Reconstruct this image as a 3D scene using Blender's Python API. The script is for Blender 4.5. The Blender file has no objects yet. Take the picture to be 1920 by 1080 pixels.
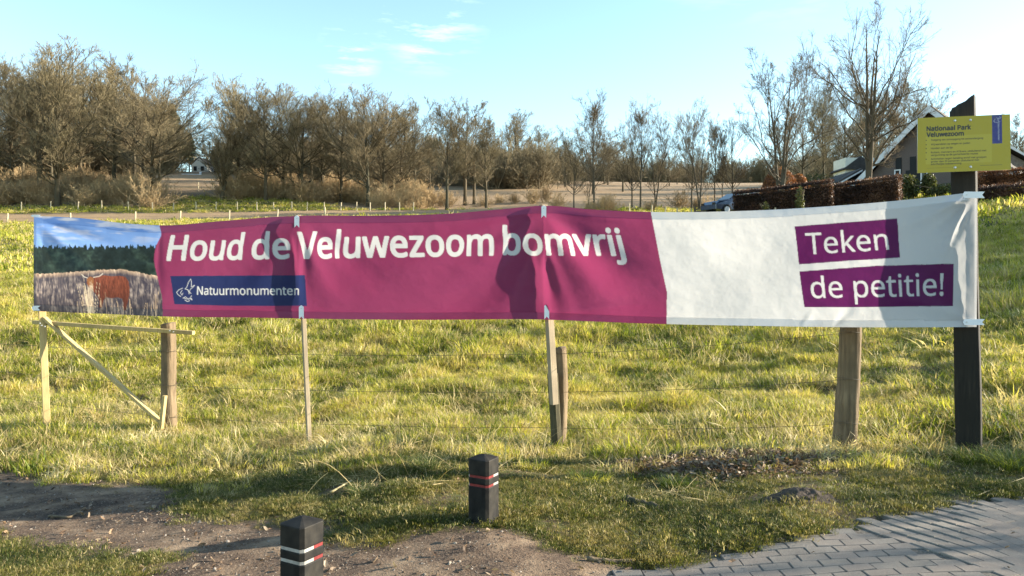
import bpy, math, os
import numpy as np
from mathutils import Vector
R = math.radians
rng = np.random.default_rng(7)
S = bpy.context.scene
COL = S.collection

# ---------------------------------------------------------------- camera, sky, sun
FPX, HZ, EYE = 1400.0, 510.0, 1.55
cam = bpy.data.cameras.new('camera'); camo = bpy.data.objects.new('camera', cam); COL.objects.link(camo)
cam.sensor_width = 36; cam.lens = FPX/1920*36; cam.shift_y = (HZ-540)/1920
cam.clip_start = .05; cam.clip_end = 5000
camo.location = (0, 0, EYE); camo.rotation_euler = (R(90), 0, 0)
S.camera = camo

SUN_EL, SUN_DIR = 16.0, (0.991, 0.135)          # the sun stands low, to the right and a little beyond the banner
sun_az = math.atan2(SUN_DIR[0], SUN_DIR[1])      # clockwise from +y
w = bpy.data.worlds.new('World'); S.world = w; w.use_nodes = True
nt = w.node_tree; nt.nodes.clear()
def N(nt, t, **k):
    n = nt.nodes.new(t)
    for a, b in k.items(): setattr(n, a, b)
    return n
out = N(nt, 'ShaderNodeOutputWorld'); bg = N(nt, 'ShaderNodeBackground'); sky = N(nt, 'ShaderNodeTexSky')
sky.sky_type = 'NISHITA'; sky.sun_disc = False; sky.sun_elevation = R(SUN_EL); sky.sun_rotation = sun_az
sky.air_density = 1.0; sky.dust_density = 0.3; sky.ozone_density = 2.5; sky.altitude = 0
tint = N(nt, 'ShaderNodeMix', data_type='RGBA', blend_type='MULTIPLY'); tint.inputs[0].default_value = 1
tint.inputs[7].default_value = (1.12, 1.10, .95, 1)
nt.links.new(sky.outputs[0], tint.inputs[6])
tc = N(nt, 'ShaderNodeTexCoord')
mp = N(nt, 'ShaderNodeMapping'); mp.inputs['Scale'].default_value = (5, 5, 26); nt.links.new(tc.outputs['Generated'], mp.inputs[0])
ns = N(nt, 'ShaderNodeTexNoise'); ns.inputs['Scale'].default_value = 1.6; ns.inputs['Detail'].default_value = 7; ns.inputs['Roughness'].default_value = .6
nt.links.new(mp.outputs[0], ns.inputs['Vector'])
def dirv(px, py):
    v = np.array([(px-960)/FPX, 1, (HZ-py)/FPX]); return v/np.linalg.norm(v)
acc = None
for (px, py, r) in ((800, 22, .085), (790, 68, .05), (655, 102, .045), (1500, -500, .3), (300, -620, .3)):
    d = N(nt, 'ShaderNodeVectorMath', operation='DISTANCE'); d.inputs[1].default_value = tuple(dirv(px, py)); 
    sc_ = N(nt, 'ShaderNodeMapRange'); sc_.inputs['From Min'].default_value = r; sc_.inputs['From Max'].default_value = 0
    nt.links.new(tc.outputs['Generated'], d.inputs[0]); nt.links.new(d.outputs['Value'], sc_.inputs['Value'])
    if acc is None: acc = sc_.outputs[0]
    else:
        m_ = N(nt, 'ShaderNodeMath', operation='MAXIMUM'); nt.links.new(acc, m_.inputs[0]); nt.links.new(sc_.outputs[0], m_.inputs[1]); acc = m_.outputs[0]
cr = N(nt, 'ShaderNodeMapRange'); cr.inputs['From Min'].default_value = .50; cr.inputs['From Max'].default_value = .85
nt.links.new(ns.outputs['Fac'], cr.inputs['Value'])
cm = N(nt, 'ShaderNodeMath', operation='MULTIPLY'); nt.links.new(acc, cm.inputs[0]); nt.links.new(cr.outputs[0], cm.inputs[1])
cm2 = N(nt, 'ShaderNodeMath', operation='MULTIPLY', use_clamp=True); cm2.inputs[1].default_value = .6; nt.links.new(cm.outputs[0], cm2.inputs[0])
cl = N(nt, 'ShaderNodeMix', data_type='RGBA'); cl.inputs[7].default_value = (11.0, 11.0, 11.0, 1)
nt.links.new(cm2.outputs[0], cl.inputs[0]); nt.links.new(tint.outputs[2], cl.inputs[6])
nt.links.new(cl.outputs[2], bg.inputs[0]); bg.inputs[1].default_value = 0.118
nt.links.new(bg.outputs[0], out.inputs[0])

sl = bpy.data.lights.new('sun', 'SUN'); so = bpy.data.objects.new('sun', sl); COL.objects.link(so)
sl.energy = 5.0; sl.angle = R(.5); sl.color = (1, .90, .74)
sv = Vector((SUN_DIR[0]*math.cos(R(SUN_EL)), SUN_DIR[1]*math.cos(R(SUN_EL)), math.sin(R(SUN_EL))))
so.rotation_euler = sv.to_track_quat('Z', 'Y').to_euler(); so.location = (20, 0, 20)
S.view_settings.view_transform = 'Standard'; S.view_settings.look = 'None'; S.view_settings.gamma = 1
S.view_settings.use_curve_mapping = False; S.view_settings.exposure = 1.85
S.render.engine = 'CYCLES'
S.cycles.max_bounces = 6; S.cycles.transparent_max_bounces = 8; S.cycles.diffuse_bounces = 3

# ---------------------------------------------------------------- helpers
def W(px, py, d): return np.array([(px-960)/FPX*d, d, EYE+(HZ-py)/FPX*d])
def tag(o, label=None, cat=None, group=None, kind=None):
    if label: o['label'] = label
    if cat: o['category'] = cat
    if group: o['group'] = group
    if kind: o['kind'] = kind
    return o
def empty(name, loc=(0, 0, 0), label=None, cat=None, group=None):
    o = bpy.data.objects.new(name, None); COL.objects.link(o); o.location = loc; o.empty_display_size = .2
    return tag(o, label, cat, group)
def npmesh(name, V, faces, smooth=False, mats=(), midx=None):
    """faces: list of int arrays (n,3) or (n,4)"""
    me = bpy.data.meshes.new(name); V = np.asarray(V, np.float32)
    me.vertices.add(len(V)); me.vertices.foreach_set('co', V.ravel())
    faces = [np.asarray(f, np.int32) for f in faces if len(f)]
    loops = np.concatenate([f.ravel() for f in faces]); tot = np.concatenate([np.full(len(f), f.shape[1], np.int32) for f in faces])
    st = np.concatenate([[0], np.cumsum(tot)[:-1]]).astype(np.int32)
    me.loops.add(len(loops)); me.loops.foreach_set('vertex_index', loops)
    me.polygons.add(len(tot)); me.polygons.foreach_set('loop_start', st); me.polygons.foreach_set('loop_total', tot)
    if smooth: me.polygons.foreach_set('use_smooth', np.ones(len(tot), bool))
    for m in mats: me.materials.append(m)
    if midx is not None: me.polygons.foreach_set('material_index', np.asarray(midx, np.int32))
    me.update(calc_edges=True); me.validate()
    return me
def obj(name, me, parent=None, loc=(0, 0, 0), rot=(0, 0, 0), link=True):
    o = bpy.data.objects.new(name, me)
    if link: COL.objects.link(o)
    o.location = loc; o.rotation_euler = rot
    if parent: o.parent = parent
    return o
class MB:
    def __init__(s): s.v = []; s.f = []; s.n = 0
    def add(s, V, F):
        V = np.asarray(V, float); s.v.append(V)
        for f in F: s.f.append([i+s.n for i in f])
        s.n += len(V); return s
    def box(s, c, size, rz=0, rot=None, taper=1.0, bev=0.0):
        x, y, z = [a/2 for a in size]
        if bev:
            b = min(bev, x*.9, y*.9); ring = [(x-b, y), (x, y-b), (x, -y+b), (x-b, -y), (-x+b, -y), (-x, -y+b), (-x, y-b), (-x+b, y)][::-1]
        else: ring = [(-x, -y), (x, -y), (x, y), (-x, y)]
        n = len(ring)
        V = [(a, b_, -z) for a, b_ in ring]+[(a*taper, b_*taper, z) for a, b_ in ring]
        F = [[i, (i+1) % n, n+(i+1) % n, n+i] for i in range(n)]+[list(range(n))[::-1], list(range(n, 2*n))]
        V = np.array(V)
        if rot is not None: V = V@np.array(rot).T
        if rz: ca, sa = math.cos(rz), math.sin(rz); V = V@np.array([[ca, sa, 0], [-sa, ca, 0], [0, 0, 1]])
        return s.add(V+np.array(c), F)
    def beam(s, a, b, wd, th, up=(0, 0, 1), bev=0.0):
        a = np.array(a, float); b = np.array(b, float); L = np.linalg.norm(b-a); t = (b-a)/L
        u = np.array(up, float); u = u-t*np.dot(u, t)
        if np.linalg.norm(u) < 1e-3: u = np.array([0, 1., 0])-t*t[1]
        u /= np.linalg.norm(u); r = np.cross(u, t)
        return s.box((a+b)/2, (wd, th, L), rot=np.stack([r, u, t], 1), bev=bev)
    def extrude(s, poly, depth, org, ux, uy, un):
        """poly of (a,b) in plane axes ux,uy; extruded by depth along un"""
        P = np.array([np.array(org)+a*np.array(ux)+b*np.array(uy) for a, b in poly]); n = len(P)
        V = np.concatenate([P, P+np.array(un)*depth])
        return s.add(V, [list(range(n)), list(range(n, 2*n))[::-1]]+[[i, n+i, n+(i+1) % n, (i+1) % n] for i in range(n)])
    def mesh(s, name, mats=(), smooth=False):
        me = bpy.data.meshes.new(name); me.from_pydata(np.concatenate(s.v).tolist(), [], s.f)
        if smooth: me.shade_smooth()
        for m in mats: me.materials.append(m)
        import bmesh
        bm = bmesh.new(); bm.from_mesh(me); bmesh.ops.recalc_face_normals(bm, faces=bm.faces); bm.to_mesh(me); bm.free()
        return me
def tubes(P, Rr, k):
    """P (m,n,3) polylines, Rr (m,n) radii -> verts, quads"""
    m, n, _ = P.shape
    T = np.empty_like(P); T[:, 1:-1] = P[:, 2:]-P[:, :-2]; T[:, 0] = P[:, 1]-P[:, 0]; T[:, -1] = P[:, -1]-P[:, -2]
    T /= np.linalg.norm(T, axis=2, keepdims=True)+1e-9
    ref = np.zeros((m, 1, 3)); big = np.abs(T[:, :1, 2]) > .8
    ref[..., 2] = ~big; ref[..., 0] = big
    U = np.cross(T, np.broadcast_to(ref, T.shape)); U /= np.linalg.norm(U, axis=2, keepdims=True)+1e-9
    Vv = np.cross(T, U)
    a = np.arange(k)*2*math.pi/k
    ring = P[:, :, None]+Rr[:, :, None, None]*(np.cos(a)[:, None]*U[:, :, None]+np.sin(a)[:, None]*Vv[:, :, None])
    idx = np.arange(m*n*k).reshape(m, n, k)
    A = idx[:, :-1]; B = idx[:, 1:]
    F = np.stack([A, np.roll(A, -1, 2), np.roll(B, -1, 2), B], -1).reshape(-1, 4)
    return ring.reshape(-1, 3), F
def joinvf(parts):
    V = []; F = []; o = 0
    for v, f in parts: V.append(v); F.append(f+o); o += len(v)
    return np.concatenate(V), np.concatenate(F)

# ---------------------------------------------------------------- materials
class M:
    def __init__(s, name):
        s.m = bpy.data.materials.new(name); s.m.use_nodes = True; s.nt = s.m.node_tree
        s.b = s.nt.nodes['Principled BSDF']; s.o = s.nt.nodes['Material Output']; s.l = s.nt.links.new
        s.b.inputs['Roughness'].default_value = .8; s.b.inputs['Specular IOR Level'].default_value = .3
    def n(s, t, **k): return N(s.nt, t, **k)
    def coord(s, which='Object', scale=(1, 1, 1), rot=(0, 0, 0)):
        if which == 'World': o = s.n('ShaderNodeNewGeometry').outputs['Position']
        else: o = s.n('ShaderNodeTexCoord').outputs[which]
        mp = s.n('ShaderNodeMapping'); mp.inputs['Scale'].default_value = scale; mp.inputs['Rotation'].default_value = rot; s.l(o, mp.inputs[0]); return mp.outputs[0]
    def noise(s, vec, scale, detail=4, rough=.55):
        n = s.n('ShaderNodeTexNoise'); n.inputs['Scale'].default_value = scale; n.inputs['Detail'].default_value = detail; n.inputs['Roughness'].default_value = rough
        s.l(vec, n.inputs['Vector']); return n.outputs['Fac']
    def ramp(s, fac, stops):
        r = s.n('ShaderNodeValToRGB'); e = r.color_ramp.elements
        while len(e) < len(stops): e.new(.5)
        for i, (p, c) in enumerate(stops): e[i].position = p; e[i].color = (*c, 1) if len(c) == 3 else c
        s.l(fac, r.inputs[0]); return r.outputs[0]
    def mix(s, f, a, b, mode='MIX'):
        m = s.n('ShaderNodeMix', data_type='RGBA', blend_type=mode)
        for i, x in ((0, f), (6, a), (7, b)):
            if isinstance(x, (int, float)): m.inputs[i].default_value = x
            elif isinstance(x, tuple): m.inputs[i].default_value = (*x, 1)
            else: s.l(x, m.inputs[i])
        return m.outputs[2]
    def map(s, v, a, b, c=0, d=1):
        r = s.n('ShaderNodeMapRange'); 
        for i, x in zip(('From Min', 'From Max', 'To Min', 'To Max'), (a, b, c, d)): r.inputs[i].default_value = x
        s.l(v, r.inputs['Value']); return r.outputs[0]
    def base(s, c):
        if isinstance(c, tuple): s.b.inputs['Base Color'].default_value = (*c, 1)
        else: s.l(c, s.b.inputs['Base Color'])
        return s
    def bump(s, h, strength=.5, dist=.01):
        b = s.n('ShaderNodeBump'); b.inputs['Strength'].default_value = strength; b.inputs['Distance'].default_value = dist
        s.l(h, b.inputs['Height']); s.l(b.outputs[0], s.b.inputs['Normal']); return s
    def rough(s, v): s.b.inputs['Roughness'].default_value = v; return s
    def trans(s, col, w):
        t = s.n('ShaderNodeBsdfTranslucent'); mx = s.n('ShaderNodeMixShader')
        if isinstance(w, float): mx.inputs[0].default_value = w
        else: s.l(w, mx.inputs[0])
        if isinstance(col, tuple): t.inputs[0].default_value = (*col, 1)
        else: s.l(col, t.inputs[0])
        s.l(s.b.outputs[0], mx.inputs[1]); s.l(t.outputs[0], mx.inputs[2]); s.l(mx.outputs[0], s.o.inputs[0]); return s
def woody(name, c1, c2, sc=(18, 18, 1.6), bumpd=.004, rough=.85):
    m = M(name); v = m.coord('Object', sc); f = m.noise(v, 2.0, 6, .65); g = m.noise(m.coord('Object'), 3.0, 3)
    m.base(m.mix(m.map(g, .35, .65), m.ramp(f, [(.3, c1), (.7, c2)]), tuple(.75*(a+b)/2 for a, b in zip(c1, c2)))); m.bump(f, .7, bumpd).rough(rough); return m.m
def plain(name, c, rough=.6, var=.25, sc=20, spec=.3, metal=0):
    m = M(name); f = m.noise(m.coord('Object'), sc, 4); m.base(m.ramp(f, [(.3, tuple(x*(1-var) for x in c)), (.7, tuple(min(1, x*(1+var*.6)) for x in c))])); m.bump(f, .15, .002).rough(rough)
    m.b.inputs['Specular IOR Level'].default_value = spec; m.b.inputs['Metallic'].default_value = metal; return m.m

m_new_wood = woody('new_pine', (.34, .24, .10), (.56, .44, .20), (30, 30, 2), .0015, .7)
m_grey_wood = woody('weathered_batten', (.20, .155, .10), (.38, .31, .21), (30, 30, 2), .0015)
m_log = woody('weathered_log', (.05, .034, .02), (.30, .22, .13), (11, 11, .7), .03, .9)
m_log_dark = woody('mossy_log', (.03, .03, .015), (.12, .10, .055), (16, 16, 1.3), .02, .9)
m_dark_post = woody('tarred_post', (.008, .007, .006), (.035, .029, .021), (22, 22, 1.5), .006, .85)
m_wire = plain('rusty_wire', (.10, .08, .05), .6)
m_galv = plain('galvanised_metal', (.55, .56, .58), .4, .1, 8, .5, .7)
m_plastic_strap = plain('white_plastic', (.72, .74, .78), .45, .05)
m_bollard = M('recycled_plastic'); 
_v = m_bollard.coord('Object', (1, 1, .35)); _f = m_bollard.noise(_v, 22, 7, .7); _g = m_bollard.noise(m_bollard.coord('Object'), 6, 3)
m_bollard.base(m_bollard.mix(m_bollard.map(_g, .45, .75), m_bollard.ramp(_f, [(.3, (.006, .006, .006)), (.75, (.020, .019, .018))]), (.045, .04, .032))); m_bollard.bump(_f, .5, .003).rough(.68); m_bollard.b.inputs['Specular IOR Level'].default_value = .14; m_bollard = m_bollard.m
m_band_white = plain('reflector_white', (.30, .29, .27), .5, .35, 30)
m_band_red = plain('reflector_red', (.17, .022, .022), .5, .35, 30)

def bark(name, c1, c2):
    m = M(name); r = m.n('ShaderNodeObjectInfo').outputs['Random']; f = m.noise(m.coord('Object', (1, 1, .3)), 4, 5, .7)
    c = m.ramp(f, [(.3, c1), (.7, c2)]); m.base(m.mix(m.map(r, 0, 1, 0, .45), c, (.16, .115, .07))); m.bump(f, .6, .03).rough(.9); return m.m
m_bark = bark('oak_bark', (.022, .020, .012), (.08, .07, .04))
m_twig = bark('oak_twigs', (.150, .125, .070), (.25, .205, .115))
m_bark2 = bark('lime_bark', (.035, .03, .022), (.10, .085, .06))
m_twig2 = bark('lime_twigs', (.10, .08, .045), (.19, .145, .085))
m_brush = bark('dry_brush_stems', (.34, .235, .12), (.54, .40, .22))
def leafmat(name, stops, scale=.8, tw=.35, tcol=1.2):
    m = M(name); p = m.coord('World'); r = m.n('ShaderNodeObjectInfo').outputs['Random']
    f = m.noise(p, scale, 4, .6); g = m.noise(p, scale*14, 2)
    add = m.n('ShaderNodeMath', operation='ADD'); m.l(m.map(g, 0, 1, -.22, .22), add.inputs[0]); m.l(f, add.inputs[1])
    a2 = m.n('ShaderNodeMath', operation='ADD'); m.l(add.outputs[0], a2.inputs[0]); m.l(m.map(r, 0, 1, -.12, .12), a2.inputs[1])
    c = m.ramp(a2.outputs[0], stops); m.base(c).rough(.55); m.trans(m.mix(1.0, c, (tcol, tcol, tcol*.7), 'MULTIPLY'), tw); return m.m
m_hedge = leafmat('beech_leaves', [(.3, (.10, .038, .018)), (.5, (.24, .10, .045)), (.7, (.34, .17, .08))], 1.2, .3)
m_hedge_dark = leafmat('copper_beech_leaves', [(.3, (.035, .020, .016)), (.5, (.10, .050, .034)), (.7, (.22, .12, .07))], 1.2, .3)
m_green_leaf = leafmat('garden_leaves', [(.3, (.035, .045, .015)), (.6, (.09, .095, .03)), (.8, (.25, .22, .07))], 2, .3)
m_needle = leafmat('pine_needles', [(.3, (.012, .022, .008)), (.7, (.04, .055, .02))], .5, .1)
m_core = plain('hedge_core', (.03, .018, .012), .95)
m_dgreen = leafmat('rush_blades', [(.3, (.05, .075, .014)), (.6, (.12, .15, .03)), (.8, (.22, .22, .06))], 3, .35)
# grass: green blades, straw blades, short turf
m_grass = leafmat('grass_blades', [(.30, (.065, .095, .010)), (.41, (.18, .215, .02)), (.52, (.42, .41, .045)), (.68, (.62, .50, .14))], .55, .45, 1.15)
m_turf = leafmat('turf_blades', [(.30, (.045, .06, .010)), (.48, (.095, .108, .018)), (.60, (.17, .15, .035)), (.76, (.34, .26, .10))], 1.3, .40, 1.1)
m_straw = leafmat('straw_blades', [(.3, (.34, .26, .11)), (.5, (.50, .40, .19)), (.75, (.66, .56, .32))], 1.0, .4, 1.05)

# ---------------------------------------------------------------- terrain
CP = []
def cp(px, py, d): CP.append((px, d, EYE-(py-HZ)/FPX*d))
def cz(px, d, z): CP.append((px, d, z))
for px in (-700, 960, 2500): cz(px, 3.0, 0)
for px in (-300, 400, 960, 1500, 2200): cz(px, 3.6, 0.0 if px > 500 else -.03)
cp(906, 973, 4.68); cp(360, 1028, 4.46); cz(-50, 5.7, -.27); cz(-600, 6, -.32); cz(1500, 4.7, .03); cz(1850, 4.9, .05); cz(2500, 5, .08)
cp(1817, 856, 6.45); cp(1588, 842, 7.0); cp(1040, 846, 7.6); cp(580, 838, 8.13); cp(322, 822, 8.9); cp(85, 812, 9.05); cp(-500, 800, 9.5)
cz(2300, 6.6, .12); cp(700, 880, 6.2)
for px, ys in ((-600, (735, 588, 497, 440, 421)), (0, (735, 590, 498, 440, 421)), (480, (725, 588, 495, 436, 416)), (960, (712, 582, 487, 428, 407)), (1400, (700, 570, 470, 415, 400))):
    for d, y in zip((12, 18, 30, 50, 66), ys): cp(px, y, d)
for px in (1880, 2400):
    for d, y in ((8.5, 745), (12, 620), (17, 520), (26, 430), (34, 384), (40, 366), (60, 345), (90, 338), (140, 330)): cp(px, y-(px-1880)*.03, d)
for d, y in ((12, 660), (20, 535), (30, 455), (38, 404), (50, 380), (62, 358), (95, 345), (140, 340)): cp(1640, y, d)
for px, ys in ((-600, (402, 392, 360, 350, 320)), (0, (402, 394, 362, 352, 322)), (300, (402, 394, 368, 352, 322)), (500, (399, 394, 374, 358, 325)), (760, (400, 394, 386, 376, 340)), (1000, (400, 392, 382, 372, 341)), (1250, (394, 389, 382, 374, 346)), (1450, (392, 386, 376, 366, 345))):
    for d, y in zip((76, 82, 92, 104, 160), ys): cp(px, y, d)
for px in (-600, 200, 960, 1500, 2400): cz(px, 300, 34); cz(px, 600, 36); cz(px, 2500, 36)
CP = np.array(CP)
def uv_(x, y):
    d = np.clip(y, 3.0, 2500); return np.stack([np.clip(x/d, -1.15, 1.15)*1.6, np.log(d+2)*1.0], -1)
_c = uv_((CP[:, 0]-960)/FPX*CP[:, 1], CP[:, 1])
def _ker(A, B):
    r2 = ((A[:, None]-B[None])**2).sum(-1); return .5*r2*np.log(r2+1e-9)
_n = len(_c); _K = _ker(_c, _c)+np.eye(_n)*2e-3; _P = np.c_[np.ones(_n), _c]
# the surface is fitted to the angle of elevation, so near and far ground keep the same relative accuracy
_elev = (CP[:, 2]-EYE)/CP[:, 1]
_w = np.linalg.solve(np.block([[_K, _P], [_P.T, np.zeros((3, 3))]]), np.r_[_elev, 0, 0, 0])
def ground(x, y, rough=True):
    x = np.atleast_1d(np.asarray(x, float)); y = np.atleast_1d(np.asarray(y, float)); q = uv_(x, y)
    o = np.empty(len(x))
    for i in range(0, len(x), 40000):
        qq = q[i:i+40000]; o[i:i+40000] = _ker(qq, _c)@_w[:_n]+np.c_[np.ones(len(qq)), qq]@_w[_n:]
    d = np.clip(y, 3, 2500); z = EYE+o*d
    z = np.where(d > 300, np.minimum(z, 40), z)
    if rough:
        a = np.clip((y-7.6)/2.5, 0, 1)
        b = np.sin(x*2.9+np.sin(y*1.7)*1.3)*np.sin(y*2.3+np.sin(x*1.3)*1.7)+.6*np.sin(x*5.7+y*1.9)*np.sin(y*4.9-x*2.3)
        z = z+b*(.006+.046*a)*np.clip(60/np.maximum(d, 1), 0, 1)
        z = z+.010*np.sin(x*7.1+1.3*y)*np.sin(y*8.3-x)*np.clip((7.5-y)/2, 0, 1)*np.clip((y-3)/1, 0, 1)*np.where(x > .6+(5.2-y)*.2, .25, 1)
    return z
def gz(x, y): return float(ground(x, y)[0])
def G(px, py):
    """ground point seen at a photograph position (nearest hit)"""
    d = np.exp(np.linspace(math.log(3.0), math.log(400), 900)); x = (px-960)/FPX*d
    gap = EYE+(HZ-py)/FPX*d-ground(x, d, False); k = int(np.argmax(gap < 0)) if (gap < 0).any() else 899
    if k > 0:
        t = gap[k-1]/(gap[k-1]-gap[k]); dd = d[k-1]+t*(d[k]-d[k-1])
    else: dd = d[0]
    return np.array([(px-960)/FPX*dd, dd])
def sdpoly(P, x, y):
    """signed distance, negative inside"""
    P = np.asarray(P); best = np.full(len(x), 1e9); ins = np.zeros(len(x), bool)
    for i in range(len(P)):
        a = P[i]; b = P[(i+1) % len(P)]; e = b-a; px_ = x-a[0]; py_ = y-a[1]
        t = np.clip((px_*e[0]+py_*e[1])/(e@e+1e-12), 0, 1); best = np.minimum(best, np.hypot(px_-t*e[0], py_-t*e[1]))
        c = ((a[1] > y) != (b[1] > y)); xi = a[0]+(y-a[1])/(b[1]-a[1]+1e-12)*(b[0]-a[0]); ins ^= c & (x < xi)
    return np.where(ins, -best, best)
def vn(x, y, s, seed=0):
    """cheap smooth value noise 0..1"""
    x = np.asarray(x)*s+seed*17.3; y = np.asarray(y)*s+seed*9.1
    def h(i, j): v = np.sin(i*127.1+j*311.7+seed)*43758.5453; return v-np.floor(v)
    i = np.floor(x); j = np.floor(y); u = x-i; v = y-j; u = u*u*(3-2*u); v = v*v*(3-2*v)
    return (h(i, j)*(1-u)+h(i+1, j)*u)*(1-v)+(h(i, j+1)*(1-u)+h(i+1, j+1)*u)*v
def fbm(x, y, s, seed=0): return .5*vn(x, y, s, seed)+.3*vn(x, y, s*2.1, seed+1)+.2*vn(x, y, s*4.3, seed+2)

DIRT = [G(*p) for p in ((-500, 890), (0, 884), (200, 900), (310, 925), (330, 955), (560, 965), (700, 985), (880, 985), (1010, 1000), (1110, 1035), (1200, 1050))]+[np.array(p) for p in ((.9, 3.3), (.9, 1.), (-1.6, 1.), (-2.0, 3.1))]+[G(*p) for p in ((240, 1065), (120, 1030), (-100, 1010), (-500, 1010))]
SHADEDIRT = [G(*p) for p in ((-500, 895), (0, 888), (180, 900), (300, 925), (200, 955), (0, 960), (-500, 965))]
PAVE = [G(*p) for p in ((1120, 1080), (1180, 1064), (1330, 1042), (1470, 1012), (1560, 990), (1700, 957), (1850, 932), (1920, 926), (2100, 925))]+[np.array(p) for p in ((9., 5.2), (9, -3), (.2, -3), (.35, 3.3))]
LITTER = [G(*p) for p in ((1130, 870), (1300, 852), (1500, 850), (1650, 852), (1600, 872), (1500, 885), (1400, 900), (1250, 895), (1130, 885))]
BARE = [G(*p) for p in ((100, 715), (300, 735), (310, 800), (240, 790), (100, 745), (20, 730))]
PLOW1 = [W(px, 400, d)[:2] for px, d in ((-900, 67), (0, 67.5), (400, 69), (700, 71), (950, 74), (1100, 77), (1100, 84), (700, 82), (400, 78), (0, 77.5), (-900, 77))]
PLOW2 = [W(px, 400, d)[:2] for px, d in ((-900, 106), (450, 106), (650, 84), (760, 83), (1000, 82), (1420, 76), (1500, 85), (1500, 200), (-900, 200))]
BRUSHZ = [W(px, 400, d)[:2] for px, d in ((-900, 82.5), (300, 83.5), (330, 92), (480, 94), (670, 92), (760, 88), (820, 88), (820, 95), (600, 104), (-900, 105))]
def zones(x, y):
    wob = (fbm(x, y, 2.2, 3)-.5)*.7+(fbm(x, y, 7, 13)-.5)*.35
    far = (fbm(x, y, .25, 5)-.5)*3
    s = lambda P, wd, wb: np.clip(.5-(sdpoly(P, x, y)+wb)/wd, 0, 1)
    dirt = s(DIRT, .38, wob); bare = np.maximum(.8*s(BARE, .5, wob), .9*s(LITTER, .4, wob*.6)); pave = s(PAVE, .10, wob*.12)
    plow = np.maximum(s(PLOW1, 1.0, far*.2), s(PLOW2, 2.5, far)); br = s(BRUSHZ, 1.5, far*.5)
    return dirt, bare, pave, plow, br

na, nd = 330, 350
av = np.linspace(-1.45, 1.45, na); yy = np.r_[np.linspace(-30, 2.9, 12), np.exp(np.linspace(math.log(3.0), math.log(2400), nd))-0.0]
A_, Y_ = np.meshgrid(av, yy); X_ = A_*(np.maximum(Y_, 3)+6)
X_, Y_ = X_.ravel(), Y_.ravel(); Z_ = ground(X_, Y_)
nr = len(yy); ii = np.arange(nr*na).reshape(nr, na)
dirt, bare, pave, plow, br = zones(X_, Y_)
Z_ = Z_*(1-pave)+(ground(X_, Y_, False)-.05)*pave
Z_ = Z_+plow*.05*np.sin(Y_*1.4+X_*.15)*(Y_ < 120)
g_me = npmesh('field', np.stack([X_, Y_, Z_], 1), [np.stack([ii[:-1, :-1], ii[:-1, 1:], ii[1:, 1:], ii[1:, :-1]], -1).reshape(-1, 4)], True)
for nm, arr in (('dirt', dirt), ('bare', bare), ('pave', pave), ('plow', plow), ('brush', br)):
    at = g_me.attributes.new(nm, 'FLOAT', 'POINT'); at.data.foreach_set('value', arr.astype(np.float32))
m = M('ground'); P = m.coord('World')
def att(nm): a = m.n('ShaderNodeAttribute'); a.attribute_name = nm; return a.outputs['Fac']
f1 = m.noise(P, .5, 6, .6); f2 = m.noise(P, 9, 6, .7); f3 = m.noise(P, 60, 4, .7); f4 = m.noise(P, 2.5, 5, .65)
gcol = m.ramp(f1, [(.3, (.055, .075, .016)), (.5, (.12, .135, .03)), (.66, (.24, .20, .07))])
gcol = m.mix(m.map(f2, .35, .55), gcol, (.10, .066, .036))
vor = m.n('ShaderNodeTexVoronoi'); vor.inputs['Scale'].default_value = 75; m.l(P, vor.inputs['Vector'])
dcol = m.ramp(f4, [(.38, (.032, .020, .014)), (.5, (.115, .074, .046)), (.64, (.27, .19, .12))])
dcol = m.mix(m.map(f3, .5, .75), dcol, (.24, .175, .12)); dcol = m.mix(m.map(vor.outputs['Distance'], .0, .35, .35, 0), dcol, (.27, .21, .15))
stripes = m.n('ShaderNodeTexWave'); stripes.inputs['Scale'].default_value = .35; stripes.inputs['Distortion'].default_value = 3; stripes.bands_direction = 'Y'; m.l(P, stripes.inputs['Vector'])
pcol = m.mix(m.map(stripes.outputs['Fac'], 0, 1, 0, .5), m.ramp(f2, [(.3, (.23, .145, .075)), (.7, (.38, .26, .14))]), (.29, .19, .10))
bcol = m.ramp(f2, [(.3, (.055, .034, .022)), (.55, (.12, .075, .045)), (.75, (.30, .21, .12))])
brc = m.ramp(f2, [(.3, (.10, .065, .035)), (.7, (.26, .18, .09))])
scol = m.ramp(f3, [(.3, (.10, .085, .07)), (.7, (.26, .23, .19))])
c = m.mix(att('dirt'), gcol, dcol); c = m.mix(att('bare'), c, bcol); c = m.mix(att('plow'), c, pcol); c = m.mix(att('brush'), c, brc); c = m.mix(att('pave'), c, scol)
m.base(c).rough(.95)
hb = m.n('ShaderNodeMath', operation='ADD'); m.l(f2, hb.inputs[0]); m.l(f3, hb.inputs[1]); m.bump(hb.outputs[0], .8, .025)
g_me.materials.append(m.m)
tag(obj('field', g_me), 'rolling meadow rising from the verge to the ploughed land', kind='structure')

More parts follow.
